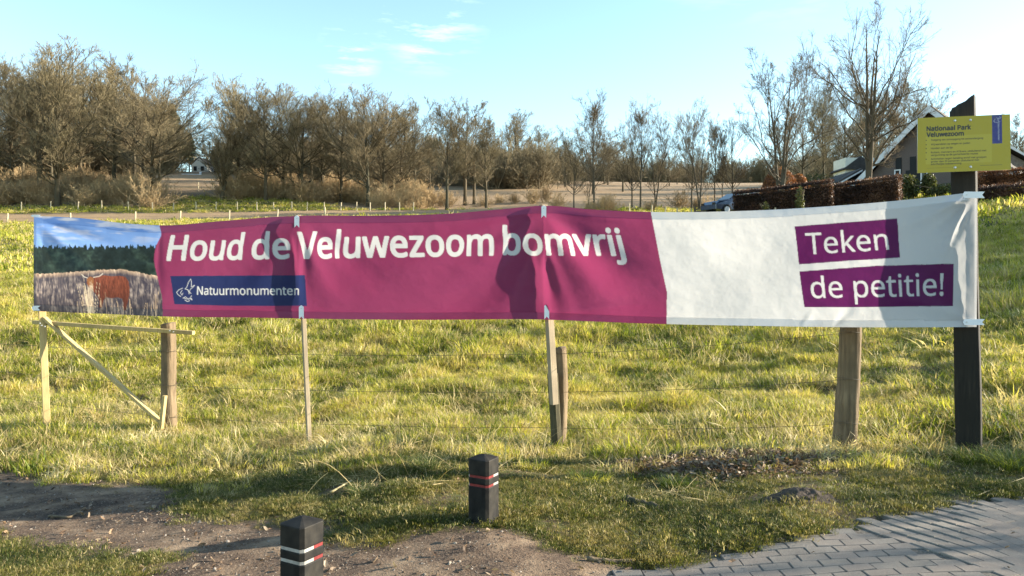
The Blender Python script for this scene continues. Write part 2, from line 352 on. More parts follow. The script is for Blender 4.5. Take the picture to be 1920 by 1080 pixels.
# ---------------------------------------------------------------- scatter (geometry nodes)
def proto_collection(name, meshes):
    c = bpy.data.collections.new(name)
    for i, me in enumerate(meshes):
        o = bpy.data.objects.new(me.name, me); c.objects.link(o)
    return c
def scatter(name, label, coll, pts, scl, rotz, tilt=None):
    n = len(pts)
    me = bpy.data.meshes.new(name); me.vertices.add(n); me.vertices.foreach_set('co', np.asarray(pts, np.float32).ravel())
    a = me.attributes.new('scl', 'FLOAT_VECTOR', 'POINT'); scl = np.asarray(scl, np.float32)
    if scl.ndim == 1: scl = np.stack([scl]*3, 1)
    a.data.foreach_set('vector', scl.ravel())
    a = me.attributes.new('rt', 'FLOAT_VECTOR', 'POINT'); rt = np.zeros((n, 3), np.float32); rt[:, 2] = rotz
    if tilt is not None: rt[:, :2] = tilt
    a.data.foreach_set('vector', rt.ravel())
    a = me.attributes.new('pick', 'INT', 'POINT'); a.data.foreach_set('value', rng.integers(0, len(coll.objects), n).astype(np.int32))
    o = obj(name, me); tag(o, label, kind='stuff')
    g = bpy.data.node_groups.new(name, 'GeometryNodeTree')
    g.interface.new_socket('Geometry', in_out='INPUT', socket_type='NodeSocketGeometry'); g.interface.new_socket('Geometry', in_out='OUTPUT', socket_type='NodeSocketGeometry')
    gi = g.nodes.new('NodeGroupInput'); go = g.nodes.new('NodeGroupOutput'); iop = g.nodes.new('GeometryNodeInstanceOnPoints')
    ci = g.nodes.new('GeometryNodeCollectionInfo'); ci.inputs[0].default_value = coll; ci.inputs['Separate Children'].default_value = True; ci.inputs['Reset Children'].default_value = True
    def na_(nm, t):
        q = g.nodes.new('GeometryNodeInputNamedAttribute'); q.data_type = t; q.inputs[0].default_value = nm; return q.outputs[0]
    L = g.links.new
    L(gi.outputs[0], iop.inputs['Points']); L(ci.outputs[0], iop.inputs['Instance']); iop.inputs['Pick Instance'].default_value = True
    L(na_('pick', 'INT'), iop.inputs['Instance Index']); L(na_('rt', 'FLOAT_VECTOR'), iop.inputs['Rotation']); L(na_('scl', 'FLOAT_VECTOR'), iop.inputs['Scale'])
    L(iop.outputs[0], go.inputs[0])
    md = o.modifiers.new('scatter', 'NODES'); md.node_group = g
    return o
def tuft(name, n, rad, h, wd, lean, mats, mixp, seed, segs=3, curl=1.0):
    r = np.random.default_rng(seed); V = []; F = []; mi = []
    for i in range(n):
        a = r.uniform(0, 2*math.pi); q = rad*math.sqrt(r.uniform()); bx, by = q*math.cos(a), q*math.sin(a)
        hh = h*r.uniform(.45, 1.1); la = a+r.normal(0, .8); ln = lean*r.uniform(.2, 1.3)*hh; w0 = wd*r.uniform(.6, 1.3)
        pa = la+math.pi/2+r.normal(0, .5); ux, uy = math.cos(pa)*w0, math.sin(pa)*w0; k = len(V)
        for s in range(segs+1):
            t = s/segs; off = ln*t**2; zz = hh*(t-curl*.35*lean*t**3)
            cx, cy = bx+math.cos(la)*off, by+math.sin(la)*off; f = 1-t**1.5*.999
            if s == segs: V.append((cx, cy, zz))
            else: V += [(cx-ux*f, cy-uy*f, zz), (cx+ux*f, cy+uy*f, zz)]
        for s in range(segs-1): F.append((k+2*s, k+2*s+1, k+2*s+3, k+2*s+2))
        F.append((k+2*segs-2, k+2*segs-1, k+2*segs)); mi += [int(r.uniform() < mixp)]*segs
    me = bpy.data.meshes.new(name); me.from_pydata(V, [], F)
    for mm in mats: me.materials.append(mm)
    me.polygons.foreach_set('material_index', mi); me.update(); return me
field_tufts = proto_collection('field_tufts', [tuft('grass_tuft', 46, .13, .15, .0042, .75, (m_grass, m_straw), p, 10+i) for i, p in enumerate((.12, .2, .35, .55, .1, .75))])
far_tufts = proto_collection('far_tufts', [tuft('coarse_grass_tuft', 34, .3, .17, .014, .8, (m_grass, m_straw), p, 30+i, 2) for i, p in enumerate((.1, .2, .35, .6))])
turf_tufts = proto_collection('turf_tufts', [tuft('turf_tuft', 84, .08, .029, .0016, 1.25, (m_turf, m_straw), p, 50+i, 2) for i, p in enumerate((.03, .08, .15, .3))])
straw_tufts = proto_collection('straw_tufts', [tuft('straw_tuft', 34, .10, .10, .003, 1.5, (m_straw, m_grass), p, 70+i, 3, .8) for i, p in enumerate((.0, .1, .2))])
def cone_pts(n, d0, d1, amin=-.80, amax=.80, pw=2.0):
    """uniform over the ground between two distances"""
    d = (rng.uniform(size=n)*(d1**pw-d0**pw)+d0**pw)**(1/pw); a = rng.uniform(amin, amax, n); return a*d, d
def grassmask(x, y):
    dirt, bare, pave, plow, br = zones(x, y); return (1-dirt)*(1-pave)*(1-plow)*(1-.85*bare), br, dirt, pave, bare
def place(name, label, coll, x, y, s0, s1, keep, patch=None, tiltamt=.18):
    k = rng.uniform(size=len(x)) < keep; x, y = x[k], y[k]; z = ground(x, y)-.004; n = len(x)
    s = rng.uniform(s0, s1, n)
    if patch is not None: s = s*patch(x, y)
    return scatter(name, label, coll, np.stack([x, y, z], 1), s, rng.uniform(0, 6.28, n), rng.normal(0, tiltamt, (n, 2)))
hump = lambda x, y: .30+1.5*fbm(x, y, 1.6, 21)**1.2
x, y = cone_pts(26000, 6.9, 13); gm, br, *_ = grassmask(x, y); fe = np.clip((y-(7.2+.0*x))/1.2, .15, 1)
place('meadow_grass', 'long tussocky grass behind the fence', field_tufts, x, y, .6, 1.25, gm*fe*(1-.8*np.clip((fbm(x, y, 1.3, 8)-.60)*9, 0, 1)), hump)
x, y = cone_pts(30000, 13, 26); gm, br, *_ = grassmask(x, y)
place('meadow_grass', 'long tussocky grass further up the slope', field_tufts, x, y, .9, 1.9, gm, hump)
x, y = cone_pts(33000, 25, 93); gm, br, *_ = grassmask(x, y)
place('distant_grass', 'sunlit grass high on the far slope', far_tufts, x, y, .8, 2.0, gm*(1-.9*br), hump)
x, y = cone_pts(60000, 3.2, 8.2); gm, br, di, pv, ba = grassmask(x, y)
place('verge_turf', 'short worn grass on the verge before the fence', turf_tufts, x, y, .7, 1.5, gm*np.clip(1.15-1.1*np.clip((fbm(x, y, 1.9, 12)-.38)*5, 0, 1), .10, 1), lambda x, y: .6+.8*fbm(x, y, 2.5, 4))
dark_tufts = proto_collection('dark_tufts', [tuft('rush_tuft', 60, .12, .17, .004, .9, (m_dgreen, m_straw), p, 90+i) for i, p in enumerate((.08, .3))])
x, y = cone_pts(2600, 7.4, 30, pw=1.6); gm, br, *_ = grassmask(x, y)
place('rushes', 'darker green tufts scattered through the meadow', dark_tufts, x, y, .7, 1.5, gm*np.clip((fbm(x, y, .9, 77)-.40)*5, .05, 1), None)
x, y = cone_pts(2200, 7.6, 24, pw=1.6); gm, br, *_ = grassmask(x, y)
place('matted_straw', 'flattened straw patches scattered through the meadow', straw_tufts, x, y, 1.0, 2.6, gm*np.clip((fbm(x, y, .7, 99)-.40)*6, .03, 1), None, .4)
x, y = cone_pts(6000, 6.0, 8.8); gm, br, *_ = grassmask(x, y)
place('rough_verge_grass', 'rougher grass along the fence line', field_tufts, x, y, .35, .85, gm*np.clip((fbm(x, y, 1.1, 31)-.42)*5, 0, 1), hump)
x, y = cone_pts(9000, 6.2, 11); gm, br, di, pv, ba = grassmask(x, y)
place('dry_grass', 'matted dry grass lying along the fence', straw_tufts, x, y, .6, 1.5, (1-pv)*(1-di)*np.clip((fbm(x, y, .9, 44)-.45)*4+.5*(x < -2)*(y > 8)+ba*.5, .05, 1), None, .5)
# ---------------------------------------------------------------- printed banner
def s_at(px): return (178+(px-65)*74/1761)/1.15
def B(px, py, off=0.0):
    """point on the banner's plane, off metres towards the path"""
    return W(px, py, FPX/s_at(px))+BN*off
_a = W(65, 500, FPX/s_at(65)); _b = W(1826, 500, FPX/s_at(1826)); _t = (_b-_a)/np.linalg.norm(_b-_a); BN = np.array([_t[1], -_t[0], 0])
if BN[1] > 0: BN = -BN
def smooth_interp(x, xs, ys):
    xs = np.array(xs, float); ys = np.array(ys, float); m_ = np.gradient(ys, xs); x = np.asarray(x, float)
    i = np.clip(np.searchsorted(xs, x)-1, 0, len(xs)-2); h = xs[i+1]-xs[i]; t = (x-xs[i])/h
    return (2*t**3-3*t**2+1)*ys[i]+(t**3-2*t**2+t)*h*m_[i]+(-2*t**3+3*t**2)*ys[i+1]+(t**3-t**2)*h*m_[i+1]
TOPX = ((62, 405), (150, 409), (250, 420), (320, 423), (420, 415), (520, 407), (562, 405), (700, 405), (830, 402), (940, 393), (1018, 386), (1110, 393), (1224, 398), (1400, 396), (1560, 387), (1700, 375), (1830, 360))
BOTX = ((66, 583), (200, 588), (320, 593), (470, 595), (570, 597), (760, 599), (1025, 599), (1130, 603), (1250, 607), (1400, 610), (1600, 613), (1820, 613), (1832, 613))
# text rasteriser (flat print, evaluated at the cloth's own vertices)
_fp = os.path.join(bpy.utils.system_resource('DATAFILES', path='fonts') or '', 'NotoSansHebrew-Regular.woff2')
try: FONT = bpy.data.fonts.load(_fp) if os.path.exists(_fp) else None
except Exception: FONT = None
def text_tris(body, spacing=1.0, align='LEFT'):
    c = bpy.data.curves.new('t', 'FONT'); c.body = body; c.space_character = spacing; c.resolution_u = 6
    if FONT: c.font = FONT
    o = bpy.data.objects.new('t', c); COL.objects.link(o); me = o.to_mesh(); me.calc_loop_triangles()
    v = np.empty(len(me.vertices)*3); me.vertices.foreach_get('co', v); t = np.empty(len(me.loop_triangles)*3, np.int32); me.loop_triangles.foreach_get('vertices', t)
    v = v.reshape(-1, 3)[:, :2].copy(); t = t.reshape(-1, 3); o.to_mesh_clear(); bpy.data.objects.remove(o); bpy.data.curves.remove(c); return v, t
_v, _t2 = text_tris('H'); CAP = _v[:, 1].max()
class Raster:
    def __init__(s, x0, y0, x1, y1, k):
        s.x0, s.y0, s.k = x0, y0, k; s.w = int((x1-x0)*k); s.h = int((y1-y0)*k); s.img = np.zeros((s.h, s.w, 3), np.float32)
    def tri(s, mask, P):
        P = (P-np.array([s.x0, s.y0]))*s.k; x0, y0 = np.floor(P.min(0)).astype(int); x1, y1 = np.ceil(P.max(0)).astype(int)+1
        x0 = max(x0, 0); y0 = max(y0, 0); x1 = min(x1, s.w); y1 = min(y1, s.h)
        if x1 <= x0 or y1 <= y0: return
        gx, gy = np.meshgrid(np.arange(x0, x1)+.5, np.arange(y0, y1)+.5); a, b, c = P
        e = lambda p, q: (q[0]-p[0])*(gy-p[1])-(q[1]-p[1])*(gx-p[0])
        e0, e1, e2 = e(a, b), e(b, c), e(c, a); mask[y0:y1, x0:x1] |= ((e0 >= 0) & (e1 >= 0) & (e2 >= 0)) | ((e0 <= 0) & (e1 <= 0) & (e2 <= 0))
    def paint(s, mask, col, a=1.0):
        s.img[mask] = s.img[mask]*(1-a)+np.array(col)*a
    def poly(s, pts, col, a=1.0):
        mk = np.zeros((s.h, s.w), bool); P = np.array(pts, float); 
        from mathutils.geometry import tessellate_polygon
        for t in tessellate_polygon([[Vector((p[0], p[1], 0)) for p in P]]): s.tri(mk, P[list(t)])
        s.paint(mk, col, a); return mk
    def line(s, pts, wd, col):
        mk = np.zeros((s.h, s.w), bool); P = np.array(pts, float)
        for a, b in zip(P[:-1], P[1:]):
            t = (b-a)/(np.linalg.norm(b-a)+1e-9); n_ = np.array([-t[1], t[0]])*wd/2; e = t*wd*.3
            s.tri(mk, np.array([a-n_-e, a+n_-e, b+n_+e])); s.tri(mk, np.array([a-n_-e, b+n_+e, b-n_+e]))
        s.paint(mk, col)
    def text(s, body, p0, p1, up0, up1, col, bold=0.0, spacing=1.0, sq=1.0):
        v, t = text_tris(body, spacing); u = (v[:, 0]-v[:, 0].min())/(v[:, 0].max()-v[:, 0].min()); h = v[:, 1]/CAP
        p0, p1, up0, up1 = [np.array(q, float) for q in (p0, p1, up0, up1)]
        P = p0+(p1-p0)*u[:, None]+h[:, None]*(up0+(up1-up0)*u[:, None]); mk = np.zeros((s.h, s.w), bool)
        for q in t: s.tri(mk, P[q])
        r = bold*s.k
        if r > .3:
            o = mk.copy(); n_ = int(math.ceil(r))
            for dx in range(-n_, n_+1):
                for dy in range(-n_, n_+1):
                    if dx*dx+dy*dy <= r*r+.3: o |= np.roll(np.roll(mk, dx, 1), dy, 0)
            mk = o
        s.paint(mk, col)
    def sample(s, x, y):
        f = max(1, s.k//2); im = s.img[:s.h//f*f, :s.w//f*f].reshape(s.h//f, f, s.w//f, f, 3).mean((1, 3)); k = s.k/f
        gx = np.clip((x-s.x0)*k-.5, 0, im.shape[1]-1.001); gy = np.clip((y-s.y0)*k-.5, 0, im.shape[0]-1.001)
        i = gx.astype(int); j = gy.astype(int); a = (gx-i)[:, None]; b = (gy-j)[:, None]
        return (im[j, i]*(1-a)+im[j, i+1]*a)*(1-b)+(im[j+1, i]*(1-a)+im[j+1, i+1]*a)*b
MAG, WHT, NAVY, PUR = (.20, .030, .098), (.50, .525, .575), (.014, .022, .095), (.085, .009, .080)
ra = Raster(55, 350, 1840, 622, 4)
ra.img[:] = MAG
# printed landscape with a highland cow at the left end
W0 = 320; sub = slice(0, int((W0-55)*4)); hh, ww = ra.h, sub.stop
gx, gy = np.meshgrid(np.arange(ww)/4+55, np.arange(hh)/4+350)
edge = smooth_interp(gy, (350, 405, 425, 440, 460, 482, 520, 560, 622), (308, 300, 306, 312, 304, 299, 303, 309, 311))
tt = np.clip((gy-410)/48, 0, 1)[..., None]
pic = np.array((.10, .20, .50))*(1-tt)+np.array((.16, .30, .66))*tt
cloudm = np.clip((fbm(gx*.35+gy*1.2, gy*2.2-gx*.35, .05, 60)-.48)*5, 0, 1)[..., None]*np.clip((470-gy)/60, 0, 1)[..., None]
pic = pic*(1-.75*cloudm)+np.array((.55, .55, .60))*.75*cloudm
tree_top = 461+4*np.sin(gx*.55)*vn(gx, gx*0, .3, 3)+7*(vn(gx, gx*0, .45, 5)-.5)+3*np.abs(((gx*.22) % 1)-.5)*2
tm = (gy > tree_top)[..., None]; tc_ = .35+1.0*fbm(gx, gy, .13, 70)[..., None]**1.5
pic = np.where(tm, np.array((.014, .027, .030))*tc_*(1+1.6*np.clip((fbm(gx, gy, .06, 72)[..., None]-.5)*4, 0, 1)*np.array((1.1, 1., .7))), pic)
hz = 509+4*np.sin(gx*.02)+np.clip((gx-235)/70, 0, 1)*10+3*(vn(gx, gx*0, .4, 8)-.5)
hm = (gy > hz)[..., None]
hn = fbm(gx*2.2, gy*.45, .22, 80)[..., None]; hb_ = fbm(gx, gy, .06, 82)[..., None]; rim = np.clip(1-(gy-hz)/9, 0, 1)[..., None]
heath = np.array((.055, .050, .075))+np.clip(hn-.38, 0, 1)*np.array((.95, .80, .70))*np.clip((hb_-.3)*2.2, .15, 1)+rim*np.array((.38, .27, .17))*(.4+hn)
heath = heath*(1-.45*np.clip((gy-545)/45, 0, 1))[..., None]
pic = np.where(hm, heath, pic)
region = ra.img[:, sub]; region[gx < edge] = pic[gx < edge]
COW = [(184, 519), (176, 522), (172, 530), (176, 537), (181, 541), (186, 548), (192, 556), (194, 565), (192, 577), (197, 577), (202, 562), (206, 557), (216, 559), (228, 557), (236, 560), (238, 569), (236, 581), (241, 582), (246, 566), (249, 555), (251, 541), (250, 527), (245, 519), (234, 517), (220, 518), (206, 516), (195, 517)]
# the head hangs low on the left, body with shaggy hair
cm_ = ra.poly(COW, (.20, .050, .022)); ys_, xs_ = np.nonzero(cm_); hair = fbm(xs_/4*3.0, ys_/4*.35, .35, 90)[:, None]
ra.img[ys_, xs_] = np.array((.045, .016, .014))+hair**1.4*np.array((.30, .085, .05))*np.clip(1.25-(ys_[:, None]/4+350-515)/60, .35, 1.2)
ra.poly([(173, 522), (180, 518), (186, 522), (185, 534), (181, 541), (176, 538), (174, 530)], (.26, .11, .05)); ra.poly([(177, 535), (182, 535), (182, 539), (178, 539)], (.42, .33, .27))
for q in (((174, 521), (168, 519), (163, 514)), ((185, 520), (196, 518), (203, 513))): ra.line(q, 1.3, (.62, .58, .54))
for i in range(46):
    x0 = 176+rng.normal(0, 4.5); ra.line(((x0, 588), (x0+(x0-176)*.9+rng.normal(0, 1.5), rng.uniform(524, 560))), .45, (.62, .52, .40))
for i in range(26):
    x0 = rng.uniform(150, 300); ra.line(((x0, 592), (x0+rng.normal(0, 2.5), rng.uniform(545, 575))), .5, (.55, .42, .30))
# lettering
ra.poly([(1221.5, 350), (1840, 350), (1840, 622), (1250.5, 622), (1251, 606), (1251.5, 546), (1238, 487), (1226, 425), (1221, 398)], WHT)
ra.text('Houd', (322, 488), (461, 486), (9, -45), (3, -46), WHT, 1.6)
ra.text('de', (480, 485.5), (544, 484), (5, -46), (1, -47), WHT, 1.6)
ra.text('Veluwezoom', (560, 484.5), (926, 478), (1, -48), (0, -49), WHT, 1.8)
ra.text('bomvrij', (947.5, 477), (1174, 479), (-2, -50), (-13, -48), WHT, 1.8)
ra.poly([(325, 517.5), (576.6, 516), (578.6, 573.4), (450, 573), (333, 570), (330, 555)], NAVY)
ra.text('Natuurmonumenten', (376.6, 552.3), (561, 552.7), (0, -15.6), (0, -15.6), WHT, .32)
for q in (((363.5, 523), (359, 529), (356, 538), (352.5, 541.5)), ((363.5, 523), (365, 530), (364, 538)), ((364, 538), (371, 534.5), (367, 539), (363, 542), (362, 546)), ((352.5, 541.5), (358, 543), (362, 548), (365, 550)), ((358, 543), (360.5, 548), (361, 551)),
          ((348, 540), (341, 543), (336.5, 548), (339, 552), (345, 556)), ((347, 544), (344, 549), (347, 553), (349, 549)), ((350, 558), (357, 560.5), (363, 559), (366, 554)), ((349, 559), (354, 556), (358, 559)), ((353, 562), (358, 565), (362, 564), (361, 561)), ((364, 560), (367, 562), (366, 559), (364, 560))):
    ra.line(q, .95, WHT)
ra.poly([(1488, 425.6), (1680, 410), (1685.4, 483.4), (1590, 489), (1496.7, 496)], PUR)
ra.text('Teken', (1511.5, 477.3), (1665, 468), (-4, -39), (-5, -38), WHT, .45)
ra.poly([(1497.7, 509), (1640, 498.5), (1785.4, 494.4), (1784.4, 573.4), (1640, 575), (1507, 575.5)], PUR)
ra.text('de petitie!', (1521, 558.5), (1766, 553.5), (-4, -38.5), (0, -41), WHT, .45)
nu, nv = 1400, 180
U = np.linspace(64, 1831, nu); Vp = np.linspace(0, 1, nv); UU, VV = np.meshgrid(U, Vp)
tp = smooth_interp(U, *zip(*TOPX)); bt = smooth_interp(U, *zip(*BOTX)); YY = tp+(bt-tp)*VV
cols = ra.sample(UU.ravel(), YY.ravel())
# cloth relief in metres towards the path: belly between poles, tension folds, pinches
sup = np.array([64, 562, 1020, 1828.]); env = np.zeros_like(UU)
for a, b in zip(sup[:-1], sup[1:]):
    k = (UU >= a) & (UU <= b); env[k] = np.sin((UU[k]-a)/(b-a)*math.pi)
ev = np.sin(VV*math.pi)**.6
D = .016+.040*env**.7+.022*ev*(.4+.6*env)
def ridge(x0, y0, x1, y1, wd, amp, fade=1.0, bend=0):
    dx, dy = x1-x0, y1-y0; L = math.hypot(dx, dy); t = ((UU-x0)*dx+(YY-y0)*dy)/L/L; q = (-(UU-x0)*dy+(YY-y0)*dx)/L-bend*np.sin(np.clip(t, 0, 1)*math.pi)
    e = np.clip(t*4, 0, 1)*np.clip((1-t)*2.2+.0, 0, 1)**fade; wl = wd*(.35+np.clip(t, 0, 1)*.9)
    return amp*e*np.exp(-(q/wl)**2)
for q in ((1016, 392, 640, 600, 26, 0.018), (1014, 400, 760, 610, 22, -0.018), (1012, 420, 870, 610, 20, 0.0156), (1010, 450, 930, 612, 14, -0.0132), (1014, 396, 820, 430, 12, .012),
          (1024, 395, 1260, 575, 34, .034), (1026, 410, 1170, 612, 30, -.030), (1026, 440, 1100, 615, 20, .016), (1022, 470, 1050, 608, 16, .055), (1000, 470, 1006, 600, 14, -.020), (1030, 590, 1260, 560, 14, .015), (1036, 392, 1230, 420, 14, -.014),
          (568, 415, 760, 560, 24, .018), (566, 430, 640, 600, 20, -.020), (556, 415, 360, 520, 24, .016), (556, 430, 450, 596, 22, -.018), (548, 440, 556, 590, 12, -.030), (574, 440, 578, 590, 12, .020),
          (70, 412, 250, 470, 12, .030), (72, 420, 230, 540, 16, -.030), (70, 430, 150, 560, 12, .018), (300, 432, 200, 424, 6, -.010), (312, 430, 300, 590, 8, .010),
          (1824, 366, 1660, 440, 14, .030), (1822, 374, 1700, 470, 14, -.022), (1822, 385, 1740, 520, 12, .022), (1822, 600, 1640, 540, 18, .016), (1560, 612, 1600, 570, 10, .012), (1500, 612, 1530, 580, 8, -.008), (1260, 420, 1470, 600, 60, -.02), (1700, 400, 1720, 600, 30, -.02)):
    D = D+ridge(*q[:6])
D += .016*(fbm(UU, YY*1.6, .012, 5)-.5)+.005*(fbm(UU, YY, .05, 6)-.5)
D += .038*np.sin(UU*.016+YY*.022)*ev*env+ridge(1030, 388, 1262, 600, 60, .045)+ridge(1012, 392, 600, 606, 55, -.035)+ridge(566, 405, 330, 590, 60, .03)
hem = np.minimum((YY-tp)/14, (bt-YY)/14); hemv = np.clip((1-hem)*6, 0, 1)*.5+.0
hem_at = ((YY-tp < 13.5) | (bt-YY < 13.5) | (UU < 70)).astype(np.float32)
D -= .004*hem_at
D *= np.clip((UU-60)/25, .3, 1)*np.clip((1834-UU)/25, .3, 1)
dd = FPX/((178+(UU-65)*74/1761)/1.15)
PX = np.stack([(UU-960)/FPX*dd, dd, EYE+(HZ-YY)/FPX*dd], -1)+D[..., None]*BN
ii = np.arange(nu*nv).reshape(nv, nu)
bme = npmesh('banner', PX.reshape(-1, 3), [np.stack([ii[:-1, :-1], ii[1:, :-1], ii[1:, 1:], ii[:-1, 1:]], -1).reshape(-1, 4)], True)
ca = bme.color_attributes.new('print', 'FLOAT_COLOR', 'POINT'); ca.data.foreach_set('color', np.c_[cols, np.ones(len(cols))].astype(np.float32).ravel())
at = bme.attributes.new('hem', 'FLOAT', 'POINT'); at.data.foreach_set('value', hem_at.ravel())
m = M('printed_banner_cloth'); a = m.n('ShaderNodeAttribute'); a.attribute_name = 'print'; h_ = m.n('ShaderNodeAttribute'); h_.attribute_name = 'hem'
weave = m.noise(m.coord('Object'), 260, 3); wr = m.noise(m.coord('Object'), 7, 5)
m.base(a.outputs['Color']).rough(.55); m.b.inputs['Specular IOR Level'].default_value = .35
bw = m.n('ShaderNodeMath', operation='MULTIPLY_ADD'); m.l(weave, bw.inputs[0]); bw.inputs[1].default_value = .04; m.l(wr, bw.inputs[2]); m.bump(bw.outputs[0], .25, .006)
tcol = m.mix(1.0, a.outputs['Color'], (1.0, .93, .82), 'MULTIPLY')
m.trans(tcol, m.map(h_.outputs['Fac'], 0, 1, .55, .28)); bme.materials.append(m.m)
banner = empty('banner', tuple(B(960, 600)), 'long magenta and white printed banner with a cow photo, stretched between the poles', 'banner')
def under(o, par):
    o.parent = par; o.matrix_parent_inverse = par.matrix_basis.inverted() if False else o.matrix_parent_inverse
    o.location = Vector(o.location)-par.location; return o
cl_ = obj('cloth', bme); under(cl_, banner)
def strap(px, y0, y1, wpx=9, horiz=False):
    b = MB(); off = .034
    if not horiz:
        x0, x1 = px-wpx/2, px+wpx/2; pts = [(x0, y0+3), (px, y0), (x1, y0+3), (x1, y1), (px, y1-5), (x0, y1)]
    else:
        x0, x1 = px, px+wpx; ym = (y0+y1)/2; pts = [(x0+3, y0), (x1, y0), (x1-5, ym), (x1, y1), (x0+3, y1), (x0, ym)]
    P = [B(x, y, off) for x, y in pts]; n = len(P); V = P+[p-BN*.006 for p in P]
    b.add(V, [list(range(n)), list(range(n, 2*n))[::-1]]+[[i, (i+1) % n, n+(i+1) % n, n+i] for i in range(n)])
    o = obj('strap', b.mesh('strap', (m_plastic_strap,))); under(o, banner)
    cx, cy = (px, y0+6) if not horiz else (px+7, (y0+y1)/2); c = B(cx, cy, off); r = MB(); t = np.arange(8)*math.pi/4
    ring = np.array([c+_t*math.cos(q)*.007+np.array([0, 0, 1])*math.sin(q)*.007 for q in t]); r.add(np.concatenate([ring, ring+BN*.004]), [list(range(8, 16)), ]+[[i, (i+1) % 8, 8+(i+1) % 8, 8+i] for i in range(8)])
    q = obj('rivet', r.mesh('rivet', (m_galv,))); q.parent = o
strap(559.5, 404, 427); strap(568, 572, 598); strap(1021, 385, 409); strap(1026.5, 570, 598); strap(1803, 360, 372, 41, True); strap(1803, 598, 609, 41, True); strap(62, 403, 407, 20, True); strap(64, 573, 582, 16, True)

# ---------------------------------------------------------------- posts
def log_mesh(name, h, r0, r1, seed, mat, cut=0.0, sunk=.25, bend=.034):
    r = np.random.default_rng(seed); k, n = 28, 30; zz = np.linspace(-sunk, h, n); a = np.arange(k)*2*math.pi/k; V = []
    ph = r.uniform(0, 6, 6)
    for z in zz:
        t = (z+sunk)/(h+sunk); R0 = r0+(r1-r0)*t
        ox = bend*math.sin(t*3.3+ph[0]); oy = bend*math.cos(t*2.7+ph[1])
        rad = R0*(1+.05*np.sin(2*a+ph[2]+z)+.05*np.sin(5*a+ph[3]+z*1.4)+.04*np.sin(11*a+ph[4]+z*.8)-.14*np.exp(-((a-ph[5]-z*.2) % 6.28/.14)**2)-.10*np.exp(-((a-ph[5]+2.4) % 6.28/.11)**2)+r.normal(0, .014, k)+.08*math.exp(-((z-.45)/.07)**2)*np.cos(a-ph[2]))
        dz = cut*np.cos(a-.7)*R0/r0 if z == zz[-1] else 0
        V.append(np.stack([ox+rad*np.cos(a), oy+rad*np.sin(a), np.full(k, z)+dz], 1))
    V.append(np.array([[ox, oy, h+.006]])); V = np.concatenate(V); i = np.arange(k); Q = [np.stack([j*k+i, j*k+(i+1) % k, (j+1)*k+(i+1) % k, (j+1)*k+i], 1) for j in range(n-1)]
    T = np.stack([(n-1)*k+i, (n-1)*k+(i+1) % k, np.full(k, n*k)], 1)
    return npmesh(name, V, Q+[T], True, (mat,))
fence = empty('wire_fence', label='rustic wire fence with three weathered log posts behind the banner', cat='fence')
posts = []
for px, pyb, pyt, d, r0, r1, mt, lab, lean in ((321, 822, 606, 9.10, .092, .086, m_log, 'squat brown log post', .045), (1053, 846, 652, 7.72, .062, .058, m_log, 'slim pale log post', .04), (1588, 842, 560, 7.0, .105, .095, m_log, 'thick pale log post', -.01)):
    p = W(px, pyb, d); p[2] = gz(p[0], p[1]); h = (EYE+(HZ-pyt)/FPX*d)-p[2]
    o = obj('post', log_mesh('post', h, r0, r1, int(px), mt, .012), fence, tuple(p), (0, -lean, 0)); tag(o, lab); posts.append((p, h, r0, lean))
def wire(pts, r=.0022, sag=.03):
    out_ = []
    for a, b in zip(pts[:-1], pts[1:]):
        t = np.linspace(0, 1, 24)[:-1]; s = a+(b-a)*t[:, None]; s[:, 2] -= sag*4*t*(1-t); s[:, 2] += rng.normal(0, .002, len(t)); out_.append(s)
    out_.append(pts[-1][None]); P = np.concatenate(out_)[None]; v, f = tubes(P, np.full(P.shape[:2], r), 4); return npmesh('wire', v, [f], True, (m_wire,))
for fr in (.20, .52, .86):
    pts = []
    for (px, y) in ((-260, None),): pass
    hs = [(posts[0][0], fr*1.20), (posts[1][0], fr*1.15), (posts[2][0], fr*1.28)]
    P = [np.array([-9.5, 11.6, gz(-9.5, 11.6)+fr*1.1])]+[p+np.array([posts[i][3]*-1*hh_, -.10 if i != 1 else -.07, hh_]) for i, (p, hh_) in enumerate(hs)]+[np.array([8.2, 7.4, gz(8.2, 7.4)+fr*1.1])]
    if fr > 1: continue
    obj('wire', wire(P[:4] if fr > .3 else P[:4]), fence)
    for i, (p, hh_) in enumerate(hs):   # the wire's wrap round each post
        a = np.linspace(0, 2*math.pi, 15); rr = posts[i][2]*1.06; c = p+np.array([-posts[i][3]*hh_, 0, hh_]); ring = np.stack([c[0]+rr*np.cos(a), c[1]+rr*np.sin(a), c[2]+.008*np.sin(2*a)], 1)[None]
        v, f = tubes(ring, np.full(ring.shape[:2], .0022), 4); obj('staple_wire', npmesh('staple_wire', v, [f], True, (m_wire,)), fence)
# timber frame at the banner's left end
fr_ = empty('timber_frame', tuple(W(88, 812, 9.05)), 'braced frame of new pale timber carrying the banner at its left end', 'frame')
def addp(name, mb, par, mats, lab=None):
    o = obj(name, mb.mesh(name, mats)); under(o, par)
    if lab: o['label'] = lab
    return o
up_r = (math.cos(R(35)), math.sin(R(35)), 0)
addp('upright', MB().beam(W(89, 822, 9.08), W(72, 410, 9.12), .075, .075, up=up_r, bev=.004), fr_, (m_new_wood,))
addp('rail', MB().beam(W(64, 604, 9.17), W(363, 624, 9.0-.16), .06, .045, bev=.003), fr_, (m_new_wood,))
addp('brace', MB().beam(W(83, 596, 9.10), W(304, 793, 8.98), .035, .075, up=(0, 1, 0), bev=.003), fr_, (m_new_wood,))
addp('stake', MB().beam(W(302, 806, 8.93), W(309, 742, 8.93), .035, .07, up=(0, 1, 0), bev=.003), fr_, (m_new_wood,))
